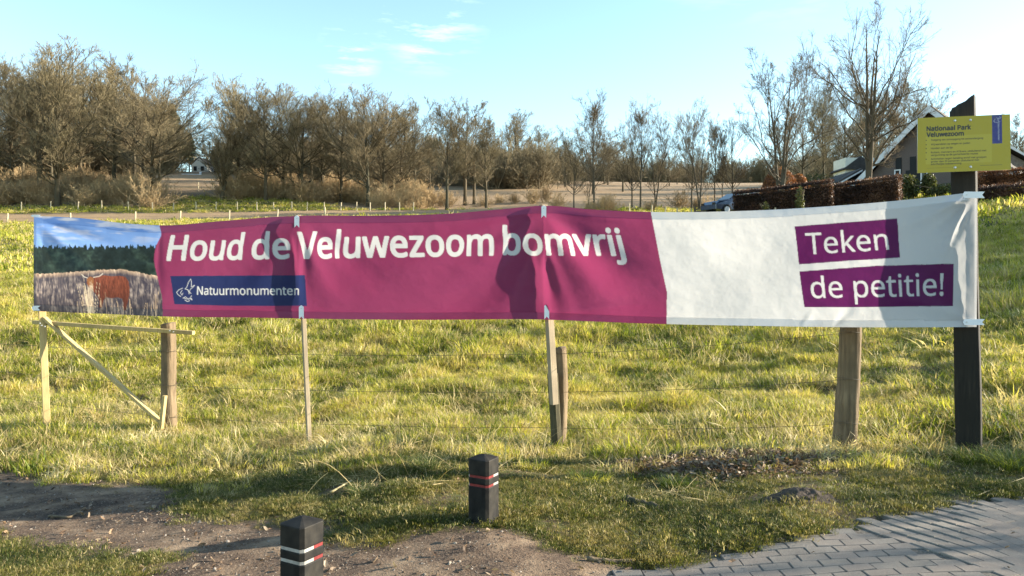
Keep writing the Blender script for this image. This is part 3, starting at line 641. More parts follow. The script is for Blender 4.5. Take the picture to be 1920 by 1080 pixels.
for px, py, d in ((78, 610, 9.0), (75, 606, 9.0), (84, 612, 9.0), (325, 622, 8.8), (318, 620, 8.8)): addp('screw', MB().box(W(px, py, d), (.012, .012, .012)), fr_, (m_galv,))

pl1 = empty('support_pole', tuple(W(580, 838, 8.1)), 'slender pale wooden pole holding the banner beside the blue logo box', 'pole')
addp('shaft', MB().beam(W(580.5, 842, 8.10), W(560, 403, 8.16), .045, .045, up=up_r, bev=.003), pl1, (m_grey_wood,))
pl2 = empty('support_batten', tuple(W(1045, 757, 7.6)), 'wide wooden batten screwed to a dark stump holding the banner near its middle', 'pole')
addp('shaft', MB().beam(W(1039, 758, 7.43), W(1018.5, 384, 7.452), .055, .075, up=up_r, bev=.003), pl2, (m_grey_wood,))
addp('stump', MB().beam(W(1045, 850, 7.58), W(1036, 700, 7.58), .10, .09, up=up_r, bev=.02), pl2, (m_log_dark,), 'dark rotten stump')
# tall post with the yellow sign
def roughpost():
    r = np.random.default_rng(5); k = 36; n = 44; zt = EYE+(HZ-190)/FPX*6.45; zz = np.linspace(-.35, zt, n); b = W(1817, 855, 6.512); top = W(1805, 189, 6.512); V = []
    hx, hy = .096, .075; rz_ = R(-37)
    per = []; 
    for i in range(k):
        q = i/k*4; s, t = int(q), q-int(q); c = [(-hx, -hy), (hx, -hy), (hx, hy), (-hx, hy), (-hx, -hy)]; x = c[s][0]+(c[s+1][0]-c[s][0])*t; y = c[s][1]+(c[s+1][1]-c[s][1])*t
        e = .93 if t == 0 else 1; per.append((x*e, y*e))
    per = np.array(per); ca, sa = math.cos(rz_), math.sin(rz_)
    for j, z in enumerate(zz):
        t = (z)/(zt); cx = b[0]+(top[0]-b[0])*t; w_ = 1.0+.03*math.sin(z*3)-.05*t
        q = per*w_*(1+r.normal(0, .008, (k, 1))+.015*np.sin(np.arange(k)*2.1+z*.8)[:, None]); x = q[:, 0]*ca-q[:, 1]*sa+cx; y = q[:, 0]*sa+q[:, 1]*ca+b[1]; z_ = np.full(k, z)
        if j >= n-3:
            u = (q[:, 0]/hx+1)/2; z_ = z-.055+.11*u**1.3+r.normal(0, .003, k)-(.02*(u < .12))
        V.append(np.stack([x, y, z_], 1))
    V.append(V[-1].mean(0, keepdims=True)); V = np.concatenate(V); i = np.arange(k); Q = [np.stack([j*k+i, j*k+(i+1) % k, (j+1)*k+(i+1) % k, (j+1)*k+i], 1) for j in range(n-1)]
    me = npmesh('post', V, Q+[np.stack([(n-1)*k+i, (n-1)*k+(i+1) % k, np.full(k, n*k)], 1)], False, (m_dark_post,)); return me
tag(obj('sign_post', roughpost()), 'tall dark rough wooden post at the right end of the banner', 'post')
sg = Raster(0, 0, 174, 106, 8); sg.img[:] = (.33, .265, .003)
BL = (.012, .012, .012); LIGHT = (.40, .34, .03)
def rect(x0, y0, x1, y1, c, a=1.0): sg.poly([(x0, y0), (x1, y0), (x1, y1), (x0, y1)], c, a)
rect(15, 36, 139, 90, LIGHT, .6)
sg.text('Nationaal Park', (17, 25.5), (100, 25.5), (0, -8.2), (0, -8.2), BL, .7); sg.text('Veluwezoom', (17, 37), (86.5, 37), (0, -8.2), (0, -8.2), BL, .7)
yb = 47
for i, (t1, wd) in enumerate((('Toegang van zonsopgang tot zonsondergang', 100), ('Vrij wandelen op wegen en paden', 75), ('Honden aan de lijn', 42), ('Ruiters, menners en ATB-ers, uitsluitend met', 106), ('vergunning op de gemarkeerde routes', 90), ('Activiteiten tegen betaling en/of met groepen', 106), ('groter dan 20 personen uitsluitend met', 92), ('schriftelijke toestemming', 58))):
    y = (46, 54.5, 62, 70, 75.2, 82.5, 87.6, 92.6)[i]-1.0; sg.text(t1, (25, y), (25+wd*.98, y), (0, -3.3), (0, -3.3), (.02, .02, .01), .22)
    if i in (0, 1, 2, 3, 5): q = np.array([(16+1.1*math.cos(a), y-1.5+1.1*math.sin(a)) for a in np.arange(8)*math.pi/4]); sg.poly(q, BL)
rect(17, 97.2, 80, 97.8, (.05, .05, .02), .7); rect(117, 95.5, 158, 96.4, (.05, .05, .02), .85)
rect(140, 0.5, 158.5, 55, (.008, .012, .16)); 
v_, t_ = None, None
sg.text('Natuurmonumenten', (150.8, 17), (150.8, 49), (3.2, 0), (3.2, 0), WHT, .1)
for q in (((149, 5), (151, 9), (155, 3)), ((146, 8), (143, 12), (146, 15)), ((150, 10), (153, 12), (151, 14)), ((147, 14), (151, 16), (155, 13)), ((151, 9), (154, 8), (157, 5))): sg.line(q, .55, WHT)
nu, nv = 440, 268
C4 = [W(1721, 221.5, 6.36), W(1894, 214, 6.30), W(1895.5, 318, 6.30), W(1720.5, 324.5, 6.36)]
SU = (C4[1]+C4[2]-C4[0]-C4[3]); SU /= np.linalg.norm(SU); SV = (C4[3]+C4[2]-C4[0]-C4[1]); SV /= np.linalg.norm(SV); SN = np.cross(SU, SV); SN = SN if SN[1] < 0 else -SN
uu, vv = np.meshgrid(np.linspace(0, 1, nu), np.linspace(0, 1, nv)); uu = uu.ravel()[:, None]; vv = vv.ravel()[:, None]
PP = (C4[0]*(1-uu)+C4[1]*uu)*(1-vv)+(C4[3]*(1-uu)+C4[2]*uu)*vv
sc = sg.sample(uu[:, 0]*174, vv[:, 0]*106); ii = np.arange(nu*nv).reshape(nv, nu)
F1 = np.stack([ii[:-1, :-1], ii[1:, :-1], ii[1:, 1:], ii[:-1, 1:]], -1).reshape(-1, 4); nb = len(PP)
bk = np.array([c-SN*.012 for c in C4]); cor = [0, nu-1, nu*nv-1, nu*(nv-1)]
edge_ids = [ii[0], ii[:, -1], ii[-1][::-1], ii[:, 0][::-1]]
F2 = np.array([[nb, nb+1, nb+2, nb+3]]); F3 = []
sme = npmesh('panel', np.concatenate([PP, bk]), [F1, F2, np.array([[cor[i], cor[(i+1) % 4], nb+(i+1) % 4, nb+i] for i in range(4)])], False)
ca = sme.color_attributes.new('print', 'FLOAT_COLOR', 'POINT'); ca.data.foreach_set('color', np.r_[np.c_[sc, np.ones(len(sc))], np.tile([.5, .5, .5, 1], (4, 1))].astype(np.float32).ravel())
m = M('sign_enamel'); a = m.n('ShaderNodeAttribute'); a.attribute_name = 'print'; wn = m.noise(m.coord('Object'), 14, 6, .7); m.base(m.mix(m.map(wn, .5, .8, 0, .25), a.outputs['Color'], (.30, .28, .06))).rough(.32); m.b.inputs['Specular IOR Level'].default_value = .45; sme.materials.append(m.m)
sign = empty('park_sign', tuple(W(1808, 270, 6.37)), 'yellow park rules sign with black lettering bolted to the tall dark post', 'sign')
under(obj('panel', sme), sign)
for u, v in ((.404, .075), (.572, .075), (.404, .925), (.572, .925)):
    c = (C4[0]*(1-u)+C4[1]*u)*(1-v)+(C4[3]*(1-u)+C4[2]*u)*v; b_ = MB(); a = np.arange(10)*math.pi/5
    r1_ = np.array([c+SU*math.cos(q)*.012+SV*math.sin(q)*.012 for q in a]); r2_ = np.array([c+SN*.008+SU*math.cos(q)*.007+SV*math.sin(q)*.007 for q in a])
    b_.add(np.concatenate([r1_, r2_]), [list(range(10, 20))]+[[i, (i+1) % 10, 10+(i+1) % 10, 10+i] for i in range(10)]); under(obj('bolt', b_.mesh('bolt', (m_galv,))), sign)
# ---------------------------------------------------------------- bollards
def oct_ring(w_, b):
    x = w_/2; return [(x-b, -x), (x, -x+b), (x, x-b), (x-b, x), (-x+b, x), (-x, x-b), (-x, -x+b), (-x+b, -x)]
def bollard(cx, cy, zb, seed, label, scheme):
    t = empty('bollard', (cx, cy, zb), label, 'bollard', 'black bollards with reflective bands on the verge'); t.rotation_euler = (0, 0, R(-29))
    w_, H = .15, .405; b = MB()
    def sect(prof):
        V = []; F = []; 
        for k_, (z, s) in enumerate(prof): V += [(x*s, y*s, z) for x, y in oct_ring(w_, .016)]
        for k_ in range(len(prof)-1): F += [[k_*8+i, k_*8+(i+1) % 8, k_*8+8+(i+1) % 8, k_*8+8+i] for i in range(8)]
        F += [list(range(8))[::-1], list(range(len(prof)*8-8, len(prof)*8))]; b.add(V, F)
    sect([(-.3, 1), (.232, 1), (.238, .97), (.238, .955), (.255, .955), (.255, .97), (.259, 1), (.288, 1), (.292, .97), (.292, .955), (.309, .955), (.309, .97), (.313, 1), (H-.004, 1), (H, .975), (H+.024, .05)])
    obj('post_body', b.mesh('post_body', (m_bollard,)), t)
    for z in (.239, .293):
        V = []; F = []; mi = []; ring = oct_ring(w_*.966, .0145); pts = []
        for i in range(8):
            a, c = np.array(ring[i]), np.array(ring[(i+1) % 8]); k_ = 6 if i % 2 == 1 or i in (3, 5, 7) else 1
            k_ = 6 if np.linalg.norm(a-c) > .05 else 1
            for q in range(k_): pts.append((*(a+(c-a)*q/k_), i, (q+.5)/k_))
        n = len(pts)
        for zz in (z, z+.015): V += [(p[0], p[1], zz) for p in pts]
        F = [[i, (i+1) % n, n+(i+1) % n, n+i] for i in range(n)]
        for p in pts:   # sides: 7 = the one facing the path, 1 = the sunny right one
            side, f = p[2], p[3]; red = scheme(side, f); mi.append(1 if red else 0)
        me = bpy.data.meshes.new('reflective_band'); me.from_pydata(V, [], F); me.materials.append(m_band_white); me.materials.append(m_band_red); me.polygons.foreach_set('material_index', mi)
        obj('reflective_band', me, t)
    return t
# faces: ring index 7 -> segment between corner 7 and 0 (front), 1 -> right side
bollard(-.962, 3.42, .002, 1, 'black bollard nearest the camera with mostly white bands, cut off by the bottom edge', lambda s, f: (s == 1 and f > .45) or s in (2, 3))
bollard(-.178, 4.68, gz(-.178, 4.68)-.002, 2, 'black bollard on the grass edge with red bands on its front', lambda s, f: s in (7, 0) or (s == 1 and f < .5))
# ---------------------------------------------------------------- brick pavement
m = M('concrete_paver'); v = m.coord('World'); r = m.n('ShaderNodeObjectInfo').outputs['Random']; f = m.noise(v, 6, 5, .7); g = m.noise(v, 140, 3, .7); h_ = m.noise(v, 1.6, 4)
c = m.mix(m.map(r, 0, 1, 0, .55), m.ramp(f, [(.3, (.125, .112, .095)), (.7, (.20, .178, .150))]), (.22, .17, .135)); c = m.mix(m.map(g, .52, .75, 0, .6), c, (.29, .27, .24)); c = m.mix(m.map(h_, .5, .7, 0, .6), c, (.25, .21, .165))
m.base(c).rough(.9); bmx = m.n('ShaderNodeMath', operation='ADD'); m.l(g, bmx.inputs[0]); m.l(f, bmx.inputs[1]); m.bump(bmx.outputs[0], .5, .004); m_paver = m.m
pav = tag(obj('pavement', None), None, kind='structure') if False else None
def paver_mesh(lx, ly, seed):
    r = np.random.default_rng(seed); b = MB(); x, y = lx/2, ly/2; j = lambda: r.normal(0, .0018)
    lo = [(-x, -y), (x, -y), (x, y), (-x, y)]; mid = [(a+j(), c_+j()) for a, c_ in lo]; e = .004
    top = [(a-math.copysign(e, a), c_-math.copysign(e, c_)) for a, c_ in mid]
    V = [(a, c_, -.05) for a, c_ in lo]+[(a, c_, -.005) for a, c_ in mid]+[(a, c_, .0+r.normal(0, .0008)) for a, c_ in top]
    F = [[i, (i+1) % 4, 4+(i+1) % 4, 4+i] for i in range(4)]+[[4+i, 4+(i+1) % 4, 8+(i+1) % 4, 8+i] for i in range(4)]+[[8, 9, 10, 11]]
    b.add(V, F); return b.mesh('brick', (m_paver,))
pm = [paver_mesh(.153, .087, i) for i in range(6)]; pm2 = [paver_mesh(.179, .098, 10+i) for i in range(6)]
PB = np.array(PAVE); bx, by = PB.mean(0); bed_poly = [G(1010, 1080)]+list(PAVE[:9])+[np.array((3.9, 5.1)), np.array((3.9, 2.2)), np.array((.35, 2.2))]
m = M('joint_sand'); f = m.noise(m.coord('World'), 90, 4, .7); m.base(m.ramp(f, [(.35, (.06, .05, .04)), (.7, (.22, .19, .15))])).rough(.95)
gx_b, gy_b = np.meshgrid(np.arange(.1, 4.3, .07), np.arange(2.4, 6.0, .07)); ins_ = sdpoly(PAVE, gx_b.ravel(), gy_b.ravel()) < .0; nby, nbx = gx_b.shape; ib = np.arange(nby*nbx).reshape(nby, nbx)
fb = np.stack([ib[:-1, :-1], ib[:-1, 1:], ib[1:, 1:], ib[1:, :-1]], -1).reshape(-1, 4); fb = fb[ins_[fb].all(1)]
bo = npmesh('pavement', np.stack([gx_b.ravel(), gy_b.ravel(), ground(gx_b.ravel(), gy_b.ravel(), False)-.011], 1), [fb], True, (m.m,))
pave_o = tag(obj('pavement', bo), 'grey brick pavement at the bottom right corner', kind='structure')
ZB = [G(1545, 1000), G(1628, 992), G(1782, 1047)]; dirv_ = np.array([.39, -.92]); org = np.array(ZB[1])
cand = []
for i in range(-40, 60):      # zone with courses running across the view
    for j in range(-4, 26):
        x = .3+i*.157+(j % 2)*.078; y = 3.42+j*.090; cand.append((x, y, 0.0, 0))
e1 = dirv_/np.linalg.norm(dirv_); e2 = np.array([-e1[1], e1[0]])
for i in range(-24, 24):
    for j in range(-2, 40):
        p = org+e1*(i*.183+(j % 2)*.0915)+e2*((j+.5)*.101); cand.append((p[0], p[1], math.atan2(e1[1], e1[0]), 1))
cnt = 0; near = []
for x, y, rz, kind in cand:
    if y < 3.25 or abs(x) > y*.80 or y > 6: continue
    side = np.dot(np.array([x, y])-org, e2)
    if kind == 0 and side > -.02: continue
    if kind == 1 and side < 0: continue
    sd = float(sdpoly(PAVE, np.array([x]), np.array([y]))[0])
    if sd > -.02+.02*math.sin(x*9): continue
    near.append((y, x, rz, kind))
near.sort(key=lambda q: float(q[0])); inview = [q for q in near if q[0] > 3.62][:290]
print('PAVERS', len(near), len(inview))
for y, x, rz, kind in inview:
    me = (pm, pm2)[kind][rng.integers(6)]
    g_ = ground([x, x+.1, x], [y, y, y+.1], False); q_ = Vector((-(g_[1]-g_[0])/.1, -(g_[2]-g_[0])/.1, 1)).normalized().rotation_difference(Vector((0, 0, 1))).inverted().to_euler()
    o = obj('brick', me, pave_o, (x, y, float(g_[0])-.004+rng.normal(0, .0010)), (q_.x+rng.normal(0, .005), q_.y+rng.normal(0, .005), rz+rng.normal(0, .008)))
# the rest of the bricks, nearer than the bottom edge of the picture, as one part
rest = [q for q in near if q[0] <= 3.62]
if rest:
    b = MB()
    for y, x, rz, kind in rest: b.box((x, y, float(ground(x, y, False)[0])-.03), ((.150, .176)[kind], (.083, .094)[kind], .05), rz=rz)
    o = obj('brick_rows', b.mesh('brick_rows', (m_paver,)), pave_o); o['kind'] = 'stuff'

# ---------------------------------------------------------------- loose things on the ground
def rock_mesh(name, seed, mat):
    r = np.random.default_rng(seed); import bmesh
    bm = bmesh.new(); bmesh.ops.create_icosphere(bm, subdivisions=1, radius=1)
    for v in bm.verts: v.co *= r.uniform(.65, 1.15); v.co.z *= .55
    me = bpy.data.meshes.new(name); bm.to_mesh(me); bm.free(); me.materials.append(mat); return me
m_stone = plain('gravel_stone', (.25, .21, .165), .85, .5, 3); m_stone2 = plain('pale_stone', (.28, .24, .20), .8, .3, 3); m_stone3 = plain('brown_clod', (.12, .08, .05), .95, .4, 8)
stones = proto_collection('gravel_stones', [rock_mesh('stone', i, (m_stone, m_stone3, m_stone2, m_stone3, m_stone3, m_stone, m_stone3, m_stone)[i]) for i in range(8)])
x, y = cone_pts(30000, 3.4, 6.6); gm, br, di, pv, ba = grassmask(x, y)
k = rng.uniform(size=len(x)) < di*np.clip((fbm(x, y, 1.4, 61)-.30)*3.2, .10, 1)*.8+.03*(1-pv)+.006*pv; x, y = x[k], y[k]
scatter('gravel', 'loose gravel and clods on the worn dirt path', stones, np.stack([x, y, ground(x, y)], 1), rng.gamma(1.3, .0022, len(x))+.0018, rng.uniform(0, 6.28, len(x)), rng.normal(0, .6, (len(x), 2)))
def leaf_mesh(seed, mat):
    r = np.random.default_rng(seed); V = [(0, -1, 0), (.45, -.3, r.uniform(0, .35)), (.38, .5, r.uniform(0, .35)), (0, 1, r.uniform(-.1, .3)), (-.38, .5, r.uniform(0, .35)), (-.45, -.3, r.uniform(0, .35)), (0, 0, -.05)]
    me = bpy.data.meshes.new('leaf'); me.from_pydata(V, [], [(i, (i+1) % 6, 6) for i in range(6)]); me.materials.append(mat); return me
m_dead = leafmat('dead_leaves', [(.3, (.05, .03, .018)), (.5, (.14, .085, .05)), (.7, (.30, .20, .12))], 9, .2); m_dead2 = leafmat('bleached_leaves', [(.3, (.16, .11, .07)), (.7, (.30, .23, .16))], 9, .2)
leaves = proto_collection('dead_leaves', [leaf_mesh(i, (m_dead, m_dead, m_dead2)[i % 3]) for i in range(6)])
x, y = cone_pts(26000, 3.6, 9.5); gm, br, di, pv, ba = grassmask(x, y); sdl = sdpoly(LITTER, x, y)
k = rng.uniform(size=len(x)) < np.clip(.35-sdl*1.8, 0, 1)*.95+.03+.06*di+.25*np.clip((fbm(x, y, 1.6, 88)-.58)*8, 0, 1)*(y > 5.5); k &= ~((pv > .5) & (rng.uniform(size=len(x)) < .8)); x, y = x[k], y[k]
scatter('leaf_litter', 'brown dead leaves heaped below the thick fence post and strewn about', leaves, np.stack([x, y, ground(x, y)+.012+.03*rng.uniform(size=len(x))*(sdpoly(LITTER, x, y) < 0)], 1), rng.uniform(.010, .028, len(x)), rng.uniform(0, 6.28, len(x)), rng.normal(0, .5, (len(x), 2)))
lx, ly = LITTER[0][0], LITTER[0][1]; LA = np.array(LITTER); n_ = 9000; x = rng.uniform(LA[:, 0].min()-.2, LA[:, 0].max()+.2, n_); y = rng.uniform(LA[:, 1].min()-.3, LA[:, 1].max()+.3, n_)
k = rng.uniform(size=n_) < np.clip(.5-(sdpoly(LITTER, x, y)+(fbm(x, y, 3, 7)-.5)*.5)*3, 0, 1); x, y = x[k], y[k]
scatter('leaf_heap', 'heap of brown dead leaves below the thick log post', leaves, np.stack([x, y, ground(x, y)+.01+.07*rng.uniform(size=len(x))*np.clip(-sdpoly(LITTER, x, y)*5, 0, 1)], 1), rng.uniform(.014, .034, len(x)), rng.uniform(0, 6.28, len(x)), rng.normal(0, .6, (len(x), 2)))
def stalks(name, label, spots, n, L, r0, flat):
    P = []; Rr = []
    for (cx, cy, sp) in spots:
        for i in range(n):
            x = cx+rng.normal(0, sp); y = cy+rng.normal(0, sp*.5); l = L*rng.uniform(.4, 1.2); a = rng.uniform(0, 6.28); el = rng.uniform(.05, .35) if rng.uniform() < flat else rng.uniform(.7, 1.45)
            t = np.linspace(0, 1, 6); bend = rng.uniform(.2, .9)*(1 if el > .5 else .2); e = el-bend*t**2; ds = l/5
            h = np.r_[0, np.cumsum(np.cos(e[1:])*ds)]; z = np.r_[0, np.cumsum(np.sin(e[1:])*ds)]; zz = gz(x, y)
            P.append(np.stack([x+h*math.cos(a), y+h*math.sin(a), np.maximum(zz+z, zz+.006)+.004], 1)); Rr.append(r0*rng.uniform(.6, 1.2)*(1-.6*t))
    v, f = tubes(np.array(P), np.array(Rr), 3); return tag(obj(name, npmesh(name, v, [f], True, (m_straw,))), label, kind='stuff')
def SP(px, py, s): g = G(px, py); return (g[0], g[1], s)
stalks('dry_stalks', 'long pale dead grass stalks leaning along the fence', [SP(800, 850, .25), SP(850, 835, .2), SP(700, 870, .3), SP(760, 900, .3), SP(640, 850, .25), SP(900, 850, .2), SP(1180, 840, .3), SP(1300, 830, .3), SP(1400, 815, .25), SP(1230, 865, .3), SP(1460, 835, .2), SP(1080, 870, .25), SP(1640, 830, .15), SP(1700, 820, .2), SP(500, 800, .2), SP(430, 815, .3), SP(600, 830, .3), SP(980, 855, .2), SP(1340, 850, .3), SP(1750, 835, .2)], 20, .44, .0027, .35)
stalks('fallen_stalks', 'flattened bleached stalks on the ground beside the log posts', [SP(390, 815, .14), SP(410, 812, .12), SP(1240, 935, .12), SP(1300, 930, .15), SP(1400, 880, .3), SP(1560, 875, .3), SP(620, 905, .2), SP(900, 880, .25), SP(1120, 880, .2), SP(300, 830, .3), SP(150, 790, .4), SP(240, 760, .4), SP(1250, 870, .3), SP(1350, 875, .3), SP(700, 900, .3), SP(980, 880, .3), SP(1050, 860, .3), SP(1300, 945, .25)], 26, .24, .0022, .93)
def tussock(px, py, n, h, rad, label, mats, mixp, seed, lean=1.1):
    g = G(px, py); me = tuft('blades', n, rad, h, .0028, lean, mats, mixp, seed, 5, 1.0); t = empty('grass_tussock', (g[0], g[1], gz(*g)-.01), label, 'grass tussock')
    o = obj('blades', me, t); o['kind'] = 'stuff'; return t
m_tgreen = leafmat('dark_tussock_blades', [(.3, (.05, .075, .02)), (.6, (.12, .15, .04)), (.8, (.28, .27, .09))], 6, .4)
tussock(885, 815, 700, .26, .16, 'rusty straw coloured tussock behind the second bollard', (m_straw, m_dead2), .35, 1)
tussock(530, 845, 600, .24, .16, 'grey straw tussock between the slender pole and the squat log post', (m_straw, m_tgreen), .3, 2)
tussock(465, 868, 360, .15, .12, 'low dark green tussock left of the slender pole', (m_tgreen, m_straw), .1, 3)
tussock(795, 880, 420, .17, .12, 'dark green tussock just left of the second bollard', (m_tgreen, m_straw), .15, 4)
tussock(680, 925, 300, .12, .10, 'small shaded tussock at the tip of the banner shadow', (m_tgreen, m_straw), .25, 5)
tussock(1105, 905, 420, .14, .16, 'bright green tussock right of the second bollard', (m_grass, m_tgreen), .3, 6)
tussock(1270, 912, 420, .13, .13, 'lush green tussock in front of the leaf litter', (m_tgreen, m_grass), .4, 7)
tussock(1840, 868, 700, .20, .22, 'green tussock at the foot of the tall dark post', (m_tgreen, m_grass), .4, 8)
tussock(1905, 880, 600, .22, .2, 'green tussock cut off by the right edge', (m_tgreen, m_grass), .4, 9)
tussock(1320, 1022, 260, .07, .10, 'tiny dark green tussock at the pavement edge', (m_tgreen, m_turf), .3, 10, .9)
tussock(1150, 845, 500, .2, .2, 'straw tussock between the slim pale post and the leaf litter', (m_straw, m_grass), .4, 11)
def stick(pts, r, label, mat, name='fallen_stick', zo=.02, par=None, hs=None):
    P = []; 
    for i, q in enumerate(pts): g = G(*q); P.append((g[0], g[1], gz(*g)+zo+(hs[i] if hs else 0)))
    P = np.array(P); t = np.linspace(0, 1, 14); s = np.linspace(0, 1, len(P)); Q = np.stack([np.interp(t, s, P[:, i]) for i in range(3)], 1)+rng.normal(0, r*.12, (14, 3))
    rad = r*(1-.35*t)*(1+.12*np.sin(t*17)); v, f = tubes(Q[None], rad[None], 10); n = 10
    me = npmesh(name, np.concatenate([v, Q[:1], Q[-1:]]), [f, np.array([[(i+1) % n, i, len(v)] for i in range(n)]+[[13*n+i, 13*n+(i+1) % n, len(v)+1] for i in range(n)])], True, (mat,)); return tag(obj(name, me), label, 'stick' if name == 'fallen_stick' else name)
stick([(1172, 942), (1205, 950), (1238, 958)], .030, 'short rotten log lying in the verge right of the second bollard', m_log_dark, 'log', .025)
stick([(1100, 1052), (1150, 1056), (1190, 1053)], .013, 'smooth grey stick on the pavement edge', m_log, 'fallen_stick', .012)
stick([(1832, 932), (1870, 920), (1925, 906)], .004, 'thin white twig at the right edge over the pavement', m_straw, 'fallen_stick', .01, hs=(0, .01, .03))
stick([(92, 968), (130, 972), (160, 955)], .009, 'forked dry twig on the bare dirt left', m_log, 'fallen_stick', .012)
stick([(620, 927), (645, 915), (660, 907)], .008, 'pale stick beside the banner shadow tip', m_straw, 'fallen_stick', .02)
stick([(810, 918), (835, 912), (853, 928)], .005, 'bent straw coloured stick left of the second bollard', m_straw, 'fallen_stick', .025)
# molehill
g = G(1500, 935); r_ = np.random.default_rng(3); nn = 46; xs, ys = np.meshgrid(np.linspace(-.30, .30, nn), np.linspace(-.20, .20, nn)); q = np.hypot(xs/.27, ys/.17)*(1+.25*(fbm(xs+3, ys+3, 7, 2)-.5))
zz = .075*np.clip(1-q**2, -.3, 1)+(fbm(xs, ys, 26, 9)-.5)*.035+(fbm(xs, ys, 70, 19)-.5)*.018-.01; ii = np.arange(nn*nn).reshape(nn, nn)
zz = zz+ground((xs+g[0]).ravel(), (ys+g[1]).ravel()).reshape(nn, nn)-gz(*g)
mm_ = M('mole_soil'); f = mm_.noise(mm_.coord('Object'), 40, 5, .7); mm_.base(mm_.ramp(f, [(.3, (.03, .022, .016)), (.7, (.10, .075, .055))])).bump(f, .9, .01).rough(.95)
tag(obj('molehill', npmesh('molehill', np.stack([xs, ys, zz], -1).reshape(-1, 3), [np.stack([ii[:-1, :-1], ii[:-1, 1:], ii[1:, 1:], ii[1:, :-1]], -1).reshape(-1, 4)], True, (mm_.m,)), None, (g[0], g[1], gz(*g))), 'dark crumbly molehill in the verge above the pavement', 'molehill')

# ---------------------------------------------------------------- bare trees
def children(P, Rr, L, k, r, t0, t1, ang, lr, nseg, wander, up, rr, prof=None, stretch=1.0):
    """P (m,n,3) parents -> child polylines"""
    mcount, n, _ = P.shape; pi = np.repeat(np.arange(mcount), k); t = r.uniform(t0, t1, len(pi)); q = t*(n-1); i = np.minimum(q.astype(int), n-2); f = (q-i)[:, None]
    st = P[pi, i]*(1-f)+P[pi, i+1]*f; tg = P[pi, i+1]-P[pi, i]; tg /= np.linalg.norm(tg, axis=1, keepdims=True)+1e-9
    rad = Rr[pi, i]*(1-f[:, 0])+Rr[pi, i+1]*f[:, 0]
    rv = r.normal(size=(len(pi), 3)); rv -= tg*(rv*tg).sum(1, keepdims=True); rv /= np.linalg.norm(rv, axis=1, keepdims=True)+1e-9
    a = R(1)*(ang[0]+(ang[1]-ang[0])*t+r.normal(0, ang[2], len(pi)))
    d = tg*np.cos(a)[:, None]+rv*np.sin(a)[:, None]
    ln = L[pi]*lr*r.uniform(.6, 1.15, len(pi))*((1-.55*t) if prof is None else prof(t)); rad = np.minimum(rad*rr, rad*.9)
    out_ = [st]; p = st
    for s_ in range(nseg):
        d = d+r.normal(0, wander, d.shape); d[:, 2] += up; d /= np.linalg.norm(d, axis=1, keepdims=True)
        p = p+d*(ln/nseg)[:, None]; out_.append(p)
    C = np.stack(out_, 1); tt = np.linspace(0, 1, nseg+1); return C, rad[:, None]*(1-.72*tt[None]), ln
def tree_meshes(seed, H=15., clear=.22, spread=.42, trunk_r=.22, nl=16, ns=(9, 6, 5), ang=(62, 25), up=.10, wander=.075, lean=0, twig_r=.012, forks=1, prof=None, bm_=None, tm_=None, fine=1.0):
    r = np.random.default_rng(seed); nT = 12; t = np.linspace(0, 1, nT); T = []
    RT = []
    for fk in range(forks):
        a = r.uniform(0, 6.28); off = r.uniform(.05, .18)*H*(forks > 1); x = np.cumsum(r.normal(0, .012*H/3, nT))*t+off*math.cos(a)*t**1.2+lean*t*H*.1; y = np.cumsum(r.normal(0, .012*H/3, nT))*t+off*math.sin(a)*t**1.2
        hh = H*(.93 if fk == 0 else r.uniform(.72, .9)); T.append(np.stack([x, y, hh*t-.3*(t == 0).astype(float)], 1)); RT.append(trunk_r*(1.0 if forks == 1 else .75)*((1-t*.93)**.8)*(1+.35*np.exp(-t*16)))
    T = np.array(T); RT = np.array(RT); LT = np.full(forks, H)
    pf = prof or (lambda q: (.35+1.25*np.sin(np.clip((q-clear)/(1.02-clear), 0, 1)*2.5+.35))*.62)
    C1, R1, L1 = children(T, RT, LT, max(3, nl//forks), r, clear, .97, (ang[0]+8, ang[1], 7), spread, 9, wander, up, .52, pf)
    C2, R2, L2 = children(C1, R1, L1, ns[0], r, .18, .98, (44, 30, 9), .56, 6, wander*1.1, up*.9, .46)
    C3, R3, L3 = children(C2, R2, L2, ns[1], r, .2, .98, (42, 30, 11), .55, 3, wander*1.1, up*.9, .5)
    C4, R4, L4 = children(C3, R3, L3, ns[2], r, .15, 1.0, (42, 30, 14), .62, 1, wander*1.2, up*1.0, .7)
    C2b, R2b, L2b = children(T, RT, LT, 14, r, .6, .99, (50, 28, 8), .12, 5, wander, up, .5)
    C3b, R3b, L3b = children(C2b, R2b, L2b, 8, r, .1, .98, (45, 30, 12), .5, 3, wander, up, .6)
    mr = twig_r
    v1, f1 = joinvf([tubes(T, RT, 10)])
    v2, f2 = joinvf([tubes(C1, np.maximum(R1, mr*1.8), 5), tubes(C2, np.maximum(R2, mr*1.3), 4), tubes(C2b, np.maximum(R2b, mr*1.3), 3)])
    v3, f3 = joinvf([tubes(C3, np.maximum(R3, mr), 3), tubes(C4, np.maximum(R4, mr*.8), 3), tubes(C3b, np.maximum(R3b, mr), 3)])
    return (npmesh('trunk', v1, [f1], True, (bm_ or m_bark,)), npmesh('limbs', v2, [f2], True, (bm_ or m_bark,)), npmesh('crown', v3, [f3], False, (tm_ or m_twig,)), float(np.percentile(v3[:, 2], 99.6)))
